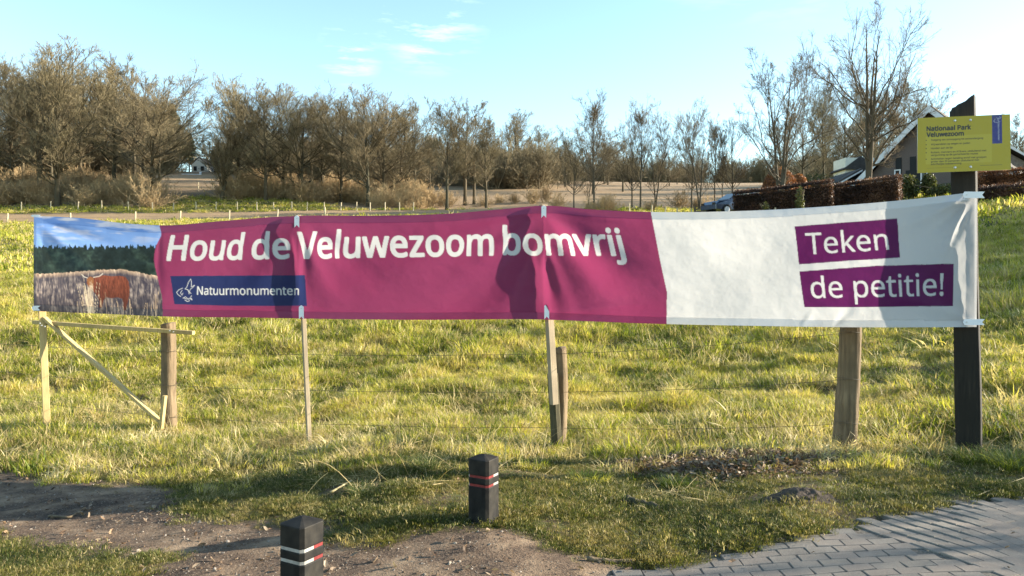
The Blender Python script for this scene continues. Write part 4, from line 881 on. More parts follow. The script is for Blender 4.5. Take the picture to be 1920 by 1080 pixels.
oaks = [tree_meshes(100, clear=.15, spread=.56, nl=30, ns=(11, 8, 4), up=.12), tree_meshes(101, clear=.24, spread=.50, nl=28, ns=(11, 8, 4), up=.12),
        tree_meshes(102, clear=.20, spread=.60, nl=30, ns=(11, 8, 4), up=.08, ang=(72, 25)), tree_meshes(103, clear=.28, spread=.44, nl=24, ns=(10, 7, 4), up=.13),
        tree_meshes(104, clear=.12, spread=.64, nl=30, ns=(11, 8, 4), up=.06, ang=(80, 30)), tree_meshes(105, clear=.18, spread=.52, nl=26, ns=(10, 8, 4), up=.13, forks=2, trunk_r=.24)]
slim = [tree_meshes(110, clear=.22, spread=.52, nl=24, ns=(9, 7, 4), up=.15, ang=(50, 22), bm_=m_bark2, tm_=m_twig2, twig_r=.010, trunk_r=.17), tree_meshes(111, clear=.20, spread=.56, nl=22, ns=(9, 7, 4), up=.11, bm_=m_bark2, tm_=m_twig2, twig_r=.010, trunk_r=.17),
        tree_meshes(112, clear=.17, spread=.52, nl=24, ns=(9, 7, 4), up=.11, forks=2, bm_=m_bark2, tm_=m_twig2, twig_r=.010, trunk_r=.19)]
big = tree_meshes(120, H=14, clear=.20, spread=.60, nl=24, ns=(11, 8, 4), up=.07, wander=.17, forks=3, trunk_r=.30, bm_=m_bark2, tm_=m_twig2, twig_r=.0075, ang=(62, 30))
big2 = tree_meshes(121, H=12, clear=.17, spread=.56, nl=24, ns=(10, 8, 4), up=.10, wander=.13, forks=3, trunk_r=.22, bm_=m_bark2, tm_=m_twig2, twig_r=.0070)
def plant_tree(proto, px, pytop, d, label, group=None, name='bare_tree', rot=None, wid=1.0, pos=None):
    x = (px-960)/FPX*d if pos is None else pos[0]; y = d if pos is None else pos[1]; z = gz(x, y)-.05; H = EYE+(HZ-pytop+4)/FPX*d-z if pos is None else pos[2]
    s = H/proto[3]; t = empty(name, (x, y, z), label, 'tree', group); t.rotation_euler = (0, 0, rng.uniform(0, 6.28) if rot is None else rot); t.scale = (s*wid, s*wid, s)
    for nm, me in zip(('trunk', 'limbs', 'crown'), proto[:3]): obj(nm, me, t)
    return t
LG = 'bare oaks along the far field edge'
front = [(-45, 110, 90, 0, 'bare oak cut off by the left edge'), (22, 120, 95, 2, 'leftmost full bare oak near the left edge'), (74, 108, 90, 1, 'leaning slim bare oak left of the tallest oak'), (108, 74, 84, 0, 'tallest broad bare oak of the left tree row'),
 (150, 128, 97, 3, 'thin bare oak just right of the tallest left oak'), (214, 104, 93, 1, 'bare oak above the left half of the printed cow photo'), (252, 130, 99, 3, 'narrow bare oak beside the big spreading oak'), (284, 122, 88, 4, 'spreading bare oak left of the gap with the white house'),
 (416, 140, 90, 5, 'forked bare oak right of the gap with the white house'), (446, 158, 96, 1, 'bare oak second right of the white house gap'), (498, 168, 91, 2, 'round bushy bare oak above the word Houd'), (533, 166, 96, 0, 'bushy bare oak above the first strap'),
 (566, 170, 92, 4, 'wide low branched oak right of the slender pole'), (604, 188, 99, 3, 'narrow oak between two bushy oaks in mid row'), (640, 182, 94, 2, 'dark bare oak above the letter V'), (690, 168, 88, 0, 'high domed bare oak above the word Veluwezoom'),
 (718, 196, 92, 4, 'low branching oak right of the high domed oak'), (752, 212, 97, 2, 'rounded oak where the long row ends'), (778, 190, 112, 3, 'thin oak poking above the end of the long row'), (838, 195, 84, 1, 'isolated dark stemmed oak at the end of the brush'),
 (872, 190, 92, 3, 'slender oak in front of the tan field'), (889, 222, 94, 3, 'short slender oak in front of the tan field'), (912, 226, 86, 1, 'egg shaped oak at the corner of the tan field')]
for px, ty, d, k, lb in front: plant_tree(oaks[k], px, ty, d, lb, LG, wid=1.35)
mid = [(967, 210, 150, 0, 'big rounded oak beyond the tan field'), (1012, 250, 165, 2, 'smaller oak at the right end of the tan field')]
for px, ty, d, k, lb in mid: plant_tree(oaks[k], px, ty, d, lb, 'oaks beyond the tan field', wid=1.45)
RG = 'slim bare trees along the lane'
lane = [(1076, 232, 78, 1, 1.05, 'bare lane tree nearest the middle support'), (1103, 272, 84, 2, .8, 'short thin tree left of the tallest lane tree'), (1114, 176, 76, 0, 1.1, 'tallest lane tree with a symmetrical crown'),
 (1185, 215, 80, 1, 1.0, 'lane tree standing left of a close pair'), (1201, 188, 78, 0, 1.0, 'upright lane tree in the middle of the row'), (1229, 200, 80, 2, 1.0, 'forked lane tree right of the upright one'), (1297, 195, 78, 1, 1.0, 'forked lane tree just left of the dark crooked one'),
 (1312, 190, 75, 2, 1.05, 'dark crooked lane tree above the white panel'), (1340, 222, 82, 0, .95, 'small lane tree before the parked blue car'), (1354, 238, 84, 0, .8, 'thin pole like lane tree beside the blue car'), (1373, 205, 82, 1, 1.2, 'spreading lane tree at the left end of the hedge')]
for px, ty, d, k, wd, lb in lane: plant_tree(slim[k], px, ty, d, lb, RG, wid=wd)
plant_tree(big2, 1463, 78, 45, 'large multi stemmed bare tree rising in front of the domed beech', wid=.95, rot=1.0)
plant_tree(big, 1628, 8, 47, 'largest gnarled bare tree left of the brick farmhouse', wid=.80, rot=2.2)
for px, ty, d, k, lb in ((1505, 175, 78, 4, 'arching bare oak behind the domed beech'), (1545, 150, 84, 1, 'tall bare oak between the two big trees'), (1585, 170, 90, 2, 'bushy bare oak left of the farmhouse roof'), (1690, 150, 88, 0, 'broad bare oak rising behind the farmhouse gable'), (1745, 165, 96, 4, 'bare oak behind the farmhouse ridge'), (1905, 215, 92, 2, 'round bare oak at the right edge behind the roof'), (1640, 165, 100, 5, 'forked oak behind the largest tree'), (1960, 240, 90, 1, 'bare oak beyond the right edge')):
    plant_tree(oaks[k], px, ty, d, lb, 'bare oaks round the farm')
for px, ty, d, k, lb in ((1112, 232, 118, 4, 'broad olive oak behind the tallest lane tree'), (1168, 262, 125, 2, 'low broad oak between the lane trees'), (1060, 262, 140, 0, 'rounded oak at the right end of the far wood'), (1255, 290, 150, 4, 'low distant oak behind the lane')): plant_tree(oaks[k], px, ty, d, lb, 'oaks beyond the tan field', wid=1.5)
# second and third rows: rows of alike oaks that read as woodland
for i in range(64):
    px = rng.uniform(-260, 1060); d = rng.uniform(112, 165); top = np.interp(px, (-260, 0, 120, 330, 520, 800, 930, 1060), (135, 145, 130, 195, 192, 222, 255, 285))+rng.uniform(-8, 48)
    if 300 < px < 425: top = max(top, 225); d = 195
    plant_tree(oaks[rng.integers(6)], px, top, d, 'bare oak in the wood behind the front row', 'woodland oaks behind the front row', wid=rng.uniform(1.1, 1.5))
for i in range(14):
    px = rng.uniform(1130, 1420); d = rng.uniform(150, 260); top = np.interp(px, (1130, 1200, 1300, 1420), (265, 300, 318, 322))+rng.uniform(-8, 14)
    plant_tree(oaks[rng.integers(6)], px, top, d, 'distant low bare oak beyond the lane', 'distant oaks beyond the lane', wid=rng.uniform(1.2, 1.8))
for i in range(12):
    px = rng.uniform(1440, 2150); d = rng.uniform(105, 150)
    plant_tree(oaks[rng.integers(6)], px, np.interp(px, (1440, 1700, 1950), (230, 190, 255))+rng.uniform(0, 30), d, 'bare oak in the wood behind the farmhouse', 'woodland oaks behind the farmhouse', wid=rng.uniform(1.1, 1.4))
# unseen bushes and hedges at right, added below, shade the bank and pavement
# dark pines deep in the wood
def pine_mesh(seed, H=14.):
    r = np.random.default_rng(seed); t = np.linspace(0, 1, 8); T = np.stack([t*0, t*0, H*t], 1)[None]; v1, f1 = tubes(T, (.22*(1-t*.9))[None], 7); n = 9000
    z = r.uniform(.25, 1, n); rad = (1-z)**.7*.26*H*np.sqrt(r.uniform(size=n))*(1+.25*np.sin(z*40)); a = r.uniform(0, 6.28, n)
    c = np.stack([rad*np.cos(a), rad*np.sin(a), z*H-rad*.15], 1); u = r.normal(size=(n, 3))*.22; w_ = r.normal(size=(n, 3))*.10
    V = np.stack([c-u, c+w_, c+u], 1).reshape(-1, 3); return npmesh('trunk', v1, [f1], True, (m_bark,)), npmesh('crown', V, [np.arange(3*n).reshape(-1, 3)], False, (m_needle,)), H
pn = [pine_mesh(1), pine_mesh(2)]
for i, (px, ty, d, lb) in enumerate(((322, 196, 175, 'dark pine rising behind the white house'), (268, 215, 150, 'dark pine deep in the wood left of the white house'), (355, 250, 185, 'low dark pine right behind the white house'), (600, 250, 140, 'dark pine hidden among the middle oaks'), (655, 260, 150, 'dark pine behind the high domed oak'), (940, 290, 185, 'dark pine left of the big rounded oak'), (1000, 300, 190, 'dark pine behind the tan field'), (1035, 300, 190, 'dark pine at the right end of the tan field'), (60, 240, 150, 'dark pine in the wood at far left'), (160, 235, 150, 'dark pine behind the tallest left oak'), (490, 250, 150, 'dark pine behind the round bushy oak'))):
    x = (px-960)/FPX*d; z = gz(x, d)-.1; H = EYE+(HZ-ty)/FPX*d-z; t = empty('pine_tree', (x, d, z), lb, 'tree', 'dark pines in the wood'); t.scale = (H/14*1.25, H/14*1.25, H/14)
    for nm, me in zip(('trunk', 'crown'), pn[i % 2][:2]): obj(nm, me, t)
# brush: bare tan bushes
def bush_mesh(seed, h=2.2, n=70, sp=55):
    r = np.random.default_rng(seed); a = r.uniform(0, 6.28, n); el = R(90)-np.abs(r.normal(0, R(sp), n)).clip(0, R(80)); L = h*r.uniform(.6, 1.1, n); d = np.stack([np.cos(a)*np.cos(el), np.sin(a)*np.cos(el), np.sin(el)], 1); p = np.stack([r.normal(0, .3, n), r.normal(0, .3, n), np.full(n, -.05)], 1); o_ = [p]
    for s_ in range(6): d = d+r.normal(0, .08, d.shape); d[:, 2] += .03; d /= np.linalg.norm(d, axis=1, keepdims=True); p = p+d*(L/6)[:, None]; o_.append(p)
    C = np.stack(o_, 1); Rr = np.repeat((.018*(1-.7*np.linspace(0, 1, 7)))[None], n, 0); C2, R2, L2 = children(C, Rr, L, 9, r, .15, .98, (40, 30, 12), .40, 3, .16, .06, .7); C3, R3, L3 = children(C2, R2, L2, 5, r, .1, .98, (42, 30, 12), .5, 2, .16, .05, .7)
    v, f = joinvf([tubes(C, Rr, 4), tubes(C2, np.maximum(R2, .009), 3), tubes(C3, np.maximum(R3, .007), 3)]); return npmesh('bare_bush', v, [f], False, (m_brush,))
bushes = [bush_mesh(i, 2.2, 46, 40) for i in range(3)]
spots = [(280, 388, 82.8, 1.55, 'large fan shaped bare bush in front of the white house gap')]
for i in range(66):
    if i < 50: px = rng.uniform(-160, 800); d = rng.uniform(84, 97) if px > 380 else rng.uniform(82, 99)
    else: px = rng.uniform(800, 1330); d = rng.uniform(84, 96) if px < 1050 else rng.uniform(72, 84)
    if 315 < px < 408 and d > 82: continue
    if 300 < px < 690 and d < 91: d = rng.uniform(91, 97)
    spots.append((px, 0, d, rng.uniform(.8, 1.5) if px < 800 else rng.uniform(.6, 1.0), None))
for i, (px, _, d, s_, lb) in enumerate(spots):
    x = (px-960)/FPX*d; sub_ = 'left' if px < 800 else 'mid'
    o = obj('bare_bush', bushes[i % 3], None, (x, d, gz(x, d)-.05), (0, 0, rng.uniform(0, 6.28))); o.scale = (s_*1.15, s_*1.15, s_*rng.uniform(.8, 1.15))
    tag(o, lb or ('tan bare bush in the brush under the left oaks' if sub_ == 'left' else 'small tan bare bush among the lane trees'), 'bush', 'bare bushes under the left oaks' if sub_ == 'left' else 'bare bushes among the lane trees')

road = [(10.9, 6.6, .9), (12.6, 5.0, 1.45), (12.2, 6.2, 1.25), (14.5, 5.9, 1.6), (22.5, 19.0, 1.9), (20.5, 16.2, 1.6), (27.5, 25.0, 2.2), (32, 30, 2.4), (24.5, 22.0, 2.0)]  # out-of-view bushes, added and sized for the dappled shade they cast
for i, (x, y, s_) in enumerate(road):
    o = obj('bare_bush', bushes[i % 3], None, (x, y, gz(x, y)-.05), (0, 0, i*1.3)); o.scale = (s_*1.1, s_*1.1, s_); tag(o, 'unseen bare bush right of the view, added for its shade', 'bush', 'unseen bushes added for shade right of the view')
# the dense brush and the wood's depths, past counting
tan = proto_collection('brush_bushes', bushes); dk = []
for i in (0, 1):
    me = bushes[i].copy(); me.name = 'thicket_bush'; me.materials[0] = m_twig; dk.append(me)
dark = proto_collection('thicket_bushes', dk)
def mass(name, label, coll, n, pr, dr, s0, s1, skip=(338, 398)):
    px = rng.uniform(pr[0], pr[1], n); d = rng.uniform(dr[0], dr[1], n); k = ~((px > skip[0]) & (px < skip[1])) & ~((px > 300) & (px < 690) & (d < 92)); px, d = px[k], d[k]; x = (px-960)/FPX*d; sc_ = rng.uniform(s0, s1, len(x))
    return scatter(name, label, coll, np.stack([x, d, ground(x, d)-.1], 1), sc_, rng.uniform(0, 6.28, len(x)))
mass('brush', 'dense tan brush covering the bank under the left oaks', tan, 230, (-250, 800), (85, 103), .7, 1.5, (318, 412))
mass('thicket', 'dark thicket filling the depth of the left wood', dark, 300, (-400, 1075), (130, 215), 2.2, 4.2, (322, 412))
mass('far_thicket', 'far off bare wood along the rise behind the lane', dark, 110, (1040, 1560), (230, 300), 2.5, 4.5, (0, 0))
mass('farm_thicket', 'bare thicket behind the farmhouse', dark, 60, (1480, 2300), (95, 150), 1.6, 2.8, (0, 0))
# far fences
m_far_post = plain('pale_fence_stake', (.50, .42, .28), .8)
def stake_fence(label, pts, h, r=.05, wires=(.5, .95)):
    P = [np.array([(px-960)/FPX*d, d, 0]) for px, d in pts]
    for p in P: p[2] = gz(p[0], p[1])
    t = empty('stake_fence', tuple(P[0]), label, 'fence'); me = MB().box((0, 0, h/2-.1), (2*r, 2*r, h+.2), bev=r*.5).mesh('stake', (m_far_post,))
    for p in P: o = obj('stake', me, t, tuple(p-P[0]), (rng.normal(0, .04), rng.normal(0, .04), rng.uniform(0, 1)))
    for w_ in wires:
        Q = np.array(P)[None]+np.array([0, 0, h*w_]); v, f = tubes(Q, np.full(Q.shape[:2], .006), 3); obj('wire', npmesh('wire', v, [f], True, (m_wire,)), t, tuple(-P[0]))
stake_fence('long row of pale stakes at the foot of the wooded bank', [(px, 80.5+.3*math.sin(px)) for px in (-120, -70, -10, 40, 95, 146, 191, 241, 286, 325, 368, 405, 445, 482, 513, 547, 576, 608, 639, 669, 694, 722, 749, 775)], .95)
stake_fence('row of stakes along the near edge of the ploughed strip', [(-60, 66), (14, 66.3), (132, 66.6), (254, 67), (338, 67.5), (430, 68), (520, 69), (610, 70)], .95, .055)
stake_fence('short fence in the gap before the white house', [(372, 100), (399, 100.5), (430, 101)], 1.1)
stake_fence('low fence of stakes along the lane left of the hedge', [(1180, 71), (1222, 66), (1246, 62), (1270, 58), (1296, 54), (1330, 50), (1362, 47), (1394, 44), (1426, 42), (1452, 41)], 1.0, .045)
# ---------------------------------------------------------------- hedges
def leafcloud(fn, n, size, seed):
    r = np.random.default_rng(seed); c, nrm = fn(r, n); u = r.normal(size=(n, 3)); u /= np.linalg.norm(u, axis=1, keepdims=True); v = np.cross(u, r.normal(size=(n, 3))); v /= np.linalg.norm(v, axis=1, keepdims=True); s_ = size*r.uniform(.6, 1.3, (n, 1)); u = u*s_; v = v*s_*.6
    return np.stack([c-u, c+v, c+u, c-v], 1).reshape(-1, 3), np.arange(4*n).reshape(-1, 4)
def hedge(a, b, h, wd, label, mat, n=15000, size=.05):
    """a, b ground points; h height"""
    a = np.array(a, float); b = np.array(b, float); L = np.linalg.norm(b-a); t_ = (b-a)/L; nn_ = np.array([-t_[1], t_[0]])
    t = empty('clipped_hedge', (a[0], a[1], gz(*a)), label, 'hedge'); r = np.random.default_rng(int(L*10)); m_ = 24; core = MB(); g0 = gz(*a)
    for i in range(m_):
        p = a+t_*(L*(i+.5)/m_); core.box((p[0]-a[0], p[1]-a[1], gz(*p)-g0+h/2-.12), (L/m_+.001*(i % 2), wd-.16-.002*(i % 2), h-.15), rz=math.atan2(t_[1], t_[0]))
    o = obj('core', core.mesh('core', (m_core,)), t); o['kind'] = 'stuff'
    def fn(r, n):
        s = r.uniform(0, L, n); face = r.uniform(size=n); w_ = np.where(face < .42, -wd/2, np.where(face < .55, wd/2, r.uniform(-wd/2, wd/2, n))); z = np.where(face < .55, r.uniform(0, h, n), h); e = face > .94; s = np.where(e, np.where(r.uniform(size=n) < .5, 0, L), s); z = np.where(e, r.uniform(0, h, n), z)
        s = s+r.normal(0, .05, n); w_ = w_+r.normal(0, .05, n)+.06*(fbm(s, z, 2.2, 3)-.5); z = z+np.abs(r.normal(0, .05, n))*(z > h*.97)*1.6+.10*(fbm(s, s*0, 1.3, 5)-.5)
        x = a[0]+t_[0]*s+nn_[0]*w_; y = a[1]+t_[1]*s+nn_[1]*w_; return np.stack([x-a[0], y-a[1], ground(x, y, False)-g0+z], 1), None
    V, F = leafcloud(fn, n, size, 5); o = obj('foliage', npmesh('foliage', V, [F], False, (mat,)), t); o['kind'] = 'stuff'; return t
Wg = lambda px, d: ((px-960)/FPX*d, d)
def hz_h(px, d, ytop): x, y = Wg(px, d); return EYE+(HZ-ytop)/FPX*d-gz(x, y)
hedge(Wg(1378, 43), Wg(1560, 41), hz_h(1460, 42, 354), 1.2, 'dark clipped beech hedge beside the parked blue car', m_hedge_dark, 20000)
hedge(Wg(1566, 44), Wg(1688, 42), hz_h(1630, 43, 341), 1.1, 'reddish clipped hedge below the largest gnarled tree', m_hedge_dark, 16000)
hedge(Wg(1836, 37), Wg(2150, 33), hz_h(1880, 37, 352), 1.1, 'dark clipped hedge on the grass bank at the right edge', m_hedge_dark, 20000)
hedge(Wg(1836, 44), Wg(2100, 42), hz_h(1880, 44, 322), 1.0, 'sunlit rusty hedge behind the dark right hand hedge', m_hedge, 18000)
hedge((24.5, 14.5), (27.5, 20.5), 4.2, 1.4, 'unseen dense hedge right of the view, added to shade the bank', m_hedge_dark, 3000, .12); hedge((28.5, 22.0), (33, 31), 5.0, 1.4, 'unseen dense hedge further back, added to shade the upper bank', m_hedge_dark, 3000, .12)  # out-of-view hedges added to shade the bank, gapped for sun streaks
def dome(px, d, ybase, ytop, wpx, label, seed):
    x, y = Wg(px, d); z = gz(x, y); h = EYE+(HZ-ytop)/FPX*d-z; rx = wpx/2/FPX*d; t = empty('domed_beech', (x, y, z), label, 'topiary')
    import bmesh
    bm = bmesh.new(); bmesh.ops.create_icosphere(bm, subdivisions=3, radius=1)
    for v in bm.verts: v.co = (v.co.x*rx*.93, v.co.y*rx*.93, max(-.1, v.co.z)*h*.95)
    me = bpy.data.meshes.new('core'); bm.to_mesh(me); bm.free(); me.materials.append(m_core); obj('core', me, t)
    def fn(r, n):
        q = r.normal(size=(n, 3)); q[:, 2] = np.abs(q[:, 2]); q /= np.linalg.norm(q, axis=1, keepdims=True); q = q*(1+r.normal(0, .025, (n, 1))); q[:, 2] = np.sign(q[:, 2])*np.abs(q[:, 2])**.8; return q*np.array([rx, rx, h]), None
    V, F = leafcloud(fn, 9000, .055, seed); o = obj('foliage', npmesh('foliage', V, [F], False, (m_hedge,)), t); o['kind'] = 'stuff'
dome(1462, 50, 358, 317, 74, 'large dome shaped rusty beech behind the multi stemmed tree', 1); dome(1497, 52, 358, 328, 46, 'smaller domed beech just right of the large dome', 2)
def leafy(px, d, ytop, wpx, label, seed, mat=None, n=2600, thin=1.0):
    x, y = Wg(px, d); z = gz(x, y); h = EYE+(HZ-ytop)/FPX*d-z; rx = wpx/2/FPX*d
    def fn(r, n): q = r.normal(size=(n, 3)); q /= np.linalg.norm(q, axis=1, keepdims=True); q *= r.uniform(.3, 1.1, (n, 1)); return q*np.array([rx, rx, h*.5])+np.array([0, 0, h*.5]), None
    t = empty('garden_shrub', (x, y, z), label, 'shrub'); V, F = leafcloud(fn, n, .07, seed); o = obj('foliage', npmesh('foliage', V, [F], False, (mat or m_green_leaf,)), t); o['kind'] = 'stuff'
    r = np.random.default_rng(seed); C = np.array([[[0, 0, -.1], [r.normal(0, .2)*rx, 0, h*.4], [r.normal(0, .7)*rx, r.normal(0, .5)*rx, h*.95]] for _ in range(9)]); v, f = tubes(C, np.full(C.shape[:2], .015), 4); obj('stem', npmesh('stem', v, [f], True, (m_bark,)), t)
leafy(1704, 45, 328, 34, 'yellow green shrub left of the sign by the farmhouse wall', 1); leafy(1742, 45, 326, 26, 'taller yellow green shrub under the yellow sign', 2); leafy(1780, 44, 345, 70, 'grey green low shrub below the yellow sign', 3); leafy(1436, 38, 378, 16, 'tiny bright green shrub above the white panel', 4, None, 500); leafy(1500, 38, 352, 16, 'slim green broom shrub against the dark hedge', 5, None, 700); leafy(1530, 60, 325, 70, 'dark ivy covered shrub left of the shed', 6)

# ---------------------------------------------------------------- farmhouse
m = M('farm_brick'); v = m.coord('Object'); bt_ = m.n('ShaderNodeTexBrick'); bt_.inputs['Scale'].default_value = 5; bt_.inputs['Color1'].default_value = (.10, .075, .07, 1); bt_.inputs['Color2'].default_value = (.10, .075, .07, 1); bt_.inputs['Mortar'].default_value = (.20, .18, .17, 1)
mp = m.n('ShaderNodeMapping'); mp.inputs['Rotation'].default_value = (R(90), 0, 0); m.l(v, mp.inputs[0]); m.l(mp.outputs[0], bt_.inputs['Vector']); m.base(m.mix(m.map(m.noise(v, .8, 5), .4, .7, 0, .4), bt_.outputs['Color'], (.09, .08, .075))).rough(.9); m_fbrick = m.m
m_white = plain('white_boards', (.60, .62, .65), .5, .12, 4); m_tile = woody('roof_tiles', (.04, .037, .035), (.10, .088, .08), (1, 6, 9), .02, .85); m_glass = plain('window_glass', (.02, .025, .03), .1, .1, 3, .6); m_tar = plain('dark_timber_wall', (.02, .022, .024), .8); m_plaster = plain('cream_plaster', (.78, .74, .62), .8, .1, 3)  # plaster is one even cream tone for outbuilding and white house
hd = 56.0; X = lambda px, d=hd: (px-960)/FPX*d
Zp = lambda py, d=hd: EYE+(HZ-py)/FPX*d
hs = empty('farmhouse', (X(1745), hd, gz(X(1745), hd)), 'brick farmhouse with a wide white edged gable behind the yellow sign', 'house')
th = R(-42); gx_ = np.array([math.cos(th), math.sin(th), 0]); gy_ = np.array([-math.sin(th), math.cos(th), 0]); O = np.array([X(1745), hd, 0.]); UZ = np.array([0, 0, 1.])
zr = Zp(203); hw = 5.3; ze = Zp(346, 59.5); zb = gz(X(1745), hd)-2.5
hr = hw*1.25; slope = (zr-ze)/hw; zer = zr-slope*hr
L_ = 17.
addp('wall', MB().extrude([(-hw+.25, zb), (hr-.25, zb), (hr-.25, zer-.1), (0, zr-.30), (-hw+.25, ze-.1)], L_, O, gx_, UZ, gy_), hs, (m_fbrick,))
def roofslab(x0, z0, x1, z1, ov=.55):
    n_ = np.array([-(z1-z0), x1-x0]); n_ = n_/np.linalg.norm(n_); n_ = n_ if n_[1] > 0 else -n_; q = .16
    return MB().extrude([(x0, z0), (x1, z1), (x1+n_[0]*q, z1+n_[1]*q), (x0+n_[0]*q, z0+n_[1]*q)], L_+2*ov, O-gy_*ov, gx_, UZ, gy_)
addp('roof', roofslab(-hw-.35, ze-.35*slope, .0, zr), hs, (m_tile,)); addp('roof', roofslab(.002, zr, hr+.35, zer-.35*slope), hs, (m_tile,))
rt = [o for o in hs.children if o.name.startswith('roof')]
# rows of tiles on the sunny slope
for sgn, (xa, za, xb, zb_) in ((1, (0, zr, hr+.35, zer-.35*slope)), (-1, (0, zr, -hw-.35, ze-.35*slope))):
    tb = MB()
    for i in range(22):
        t = (i+.5)/22; tb.box(O+gx_*(xa+(xb-xa)*t)+UZ*(za+(zb_-za)*t+.24)+gy_*(L_/2), (.05, L_+1.08, .05), rz=th)
    o = obj('tile_row', tb.mesh('tile_row', (m_tile,))); under(o, hs); o['kind'] = 'stuff'
for i in range(6):   # bargeboards, separate lapped boards
    t0, t1 = i/6, (i+1)/6
    for sg_, ex, ez in ((-1, -hw-.40, ze-.40*slope), (1, hr+.40, zer-.40*slope)):
        if sg_ == 1 and i > 5: continue
        p0 = O+gx_*(ex*t0)+UZ*(zr+.14+(ez-zr)*t0)-gy_*(.60+.012*(i % 2)); p1 = O+gx_*(ex*t1)+UZ*(zr+.14+(ez-zr)*t1)-gy_*(.60+.012*(i % 2))
        w_ = .42; b = MB(); b.extrude([(0, 0), (0, -w_*1.25), (1, -w_*1.25), (1, 0)], .05, p0, p1-p0, UZ, -gy_); o = obj('bargeboard', b.mesh('bargeboard', (m_white,))); under(o, hs)
def fwin(px, py0, py1, wpx):
    a_ = (px-960)/FPX; u = (hd*a_-X(1745))/(math.cos(th)-math.sin(th)*a_); du = hd+u*math.sin(th); z0, z1 = Zp(py1, du), Zp(py0, du); w_ = wpx/FPX*hd; c = O+gx_*u+UZ*(z0+z1)/2-gy_*.0
    f_ = MB(); t = .09
    for dx, dz, sx, sz in ((-w_/2, 0, t, z1-z0+t), (w_/2, 0, t, z1-z0+t), (0, (z1-z0)/2, w_-t, t), (0, -(z1-z0)/2, w_-t, t)): f_.box(c+gx_*dx+UZ*dz-gy_*.03, (sx, .08, sz), rz=th)
    o = obj('window', f_.mesh('window', (m_white,))); under(o, hs); q = MB().box(c-gy_*.012, (w_-t, .02, z1-z0-t), rz=th).mesh('pane', (m_glass,)); p = obj('pane', q, o)
    return o
fwin(1683, 319, 336, 9); fwin(1733, 300, 352, 10); fwin(1840, 330, 352, 16)
addp('door', MB().box(O+gx_*(-1.2)+UZ*(Zp(345))-gy_*.03, (1.0, .06, 2.3), rz=th), hs, (m_tar,))
addp('chimney', MB().box(O+gx_*.4+UZ*(zr+.4)+gy_*12, (.7, .9, 1.6), rz=th), hs, (m_fbrick,))
for k_ in range(3): addp('shutter', MB().box(O+gx_*(-2.2+k_*1.0)+UZ*(Zp(318))-gy_*.025, (.42, .05, 2.2), rz=th), hs, (m_tar,))
# annex with a white verge at the right edge
an = empty('barn', (X(1930, 60), 60, gz(X(1930, 60), 60)), 'low grey roofed barn with a white verge at the right edge', 'barn')
Oa = np.array([X(1880, 60), 60, 0.]); za = Zp(268, 60); zb2 = Zp(330, 60)
addp('wall', MB().extrude([(-2.5, zb2-3), (6.5, zb2-3), (6.5, zb2-1.4), (-.2, za-.4), (-2.5, za-1.6)], 6, Oa, (1, 0, 0), UZ, (0, 1, 0)), an, (plain('weathered_wall', (.20, .17, .15), .9, .4, 5),))
addp('roof', MB().extrude([(-.3, za-.2), (7, zb2-1.5), (7, zb2-1.3), (-.3, za)], 7, Oa-np.array([0, .5, 0]), (1, 0, 0), UZ, (0, 1, 0)), an, (m_tile,))
addp('bargeboard', MB().extrude([(-.3, za-.22), (7, zb2-1.52), (7, zb2-1.32), (-.3, za-.02)], .06, Oa-np.array([0, .57, 0]), (1, 0, 0), UZ, (0, 1, 0)), an, (m_white,))
# sheds left of the farmhouse
sh = empty('shed', (X(1590, 60), 60, gz(X(1590, 60), 60)), 'black timber shed with white trim left of the farmhouse', 'shed'); Os = np.array([X(1590, 60), 60, 0.])
zs = Zp(318, 60); zq = Zp(352, 60)
addp('wall', MB().extrude([(-1.6, zq-2), (2.6, zq-2), (2.6, zs-1.6), (.9, zs-.15), (-1.6, zq-.1)], 5, Os, (1, 0, 0), UZ, (0, 1, 0)), sh, (m_tar,))
addp('roof', MB().extrude([(-1.9, zq-.2), (.9, zs-.1), (.9, zs+.06), (-1.9, zq-.02)], 6, Os-np.array([0, .5, 0]), (1, 0, 0), UZ, (0, 1, 0)), sh, (m_tile,))
addp('roof', MB().extrude([(.902, zs-.1), (2.9, zs-1.75), (2.9, zs-1.6), (.902, zs+.06)], 6, Os-np.array([0, .5, 0]), (1, 0, 0), UZ, (0, 1, 0)), sh, (m_tile,))
addp('trim', MB().extrude([(-1.9, zq-.30), (.9, zs-.2), (.9, zs-.08), (-1.9, zq-.18)], .06, Os-np.array([0, .57, 0]), (1, 0, 0), UZ, (0, 1, 0)), sh, (m_white,))
ps = empty('outbuilding', (X(1612, 68), 68, gz(X(1612, 68), 68)), 'small outbuilding with a pale wall behind the black shed', 'shed')
addp('wall', MB().box((X(1605, 68), 68.5, Zp(335, 68)), (2.6, 2.5, 3.6)), ps, (m_plaster,)); addp('roof', MB().extrude([(-1.6, -.3), (0, .9), (1.6, -.3)], 3, (X(1605, 68), 67, Zp(314, 68)), (1, 0, 0), UZ, (0, 1, 0)), ps, (m_tile,))
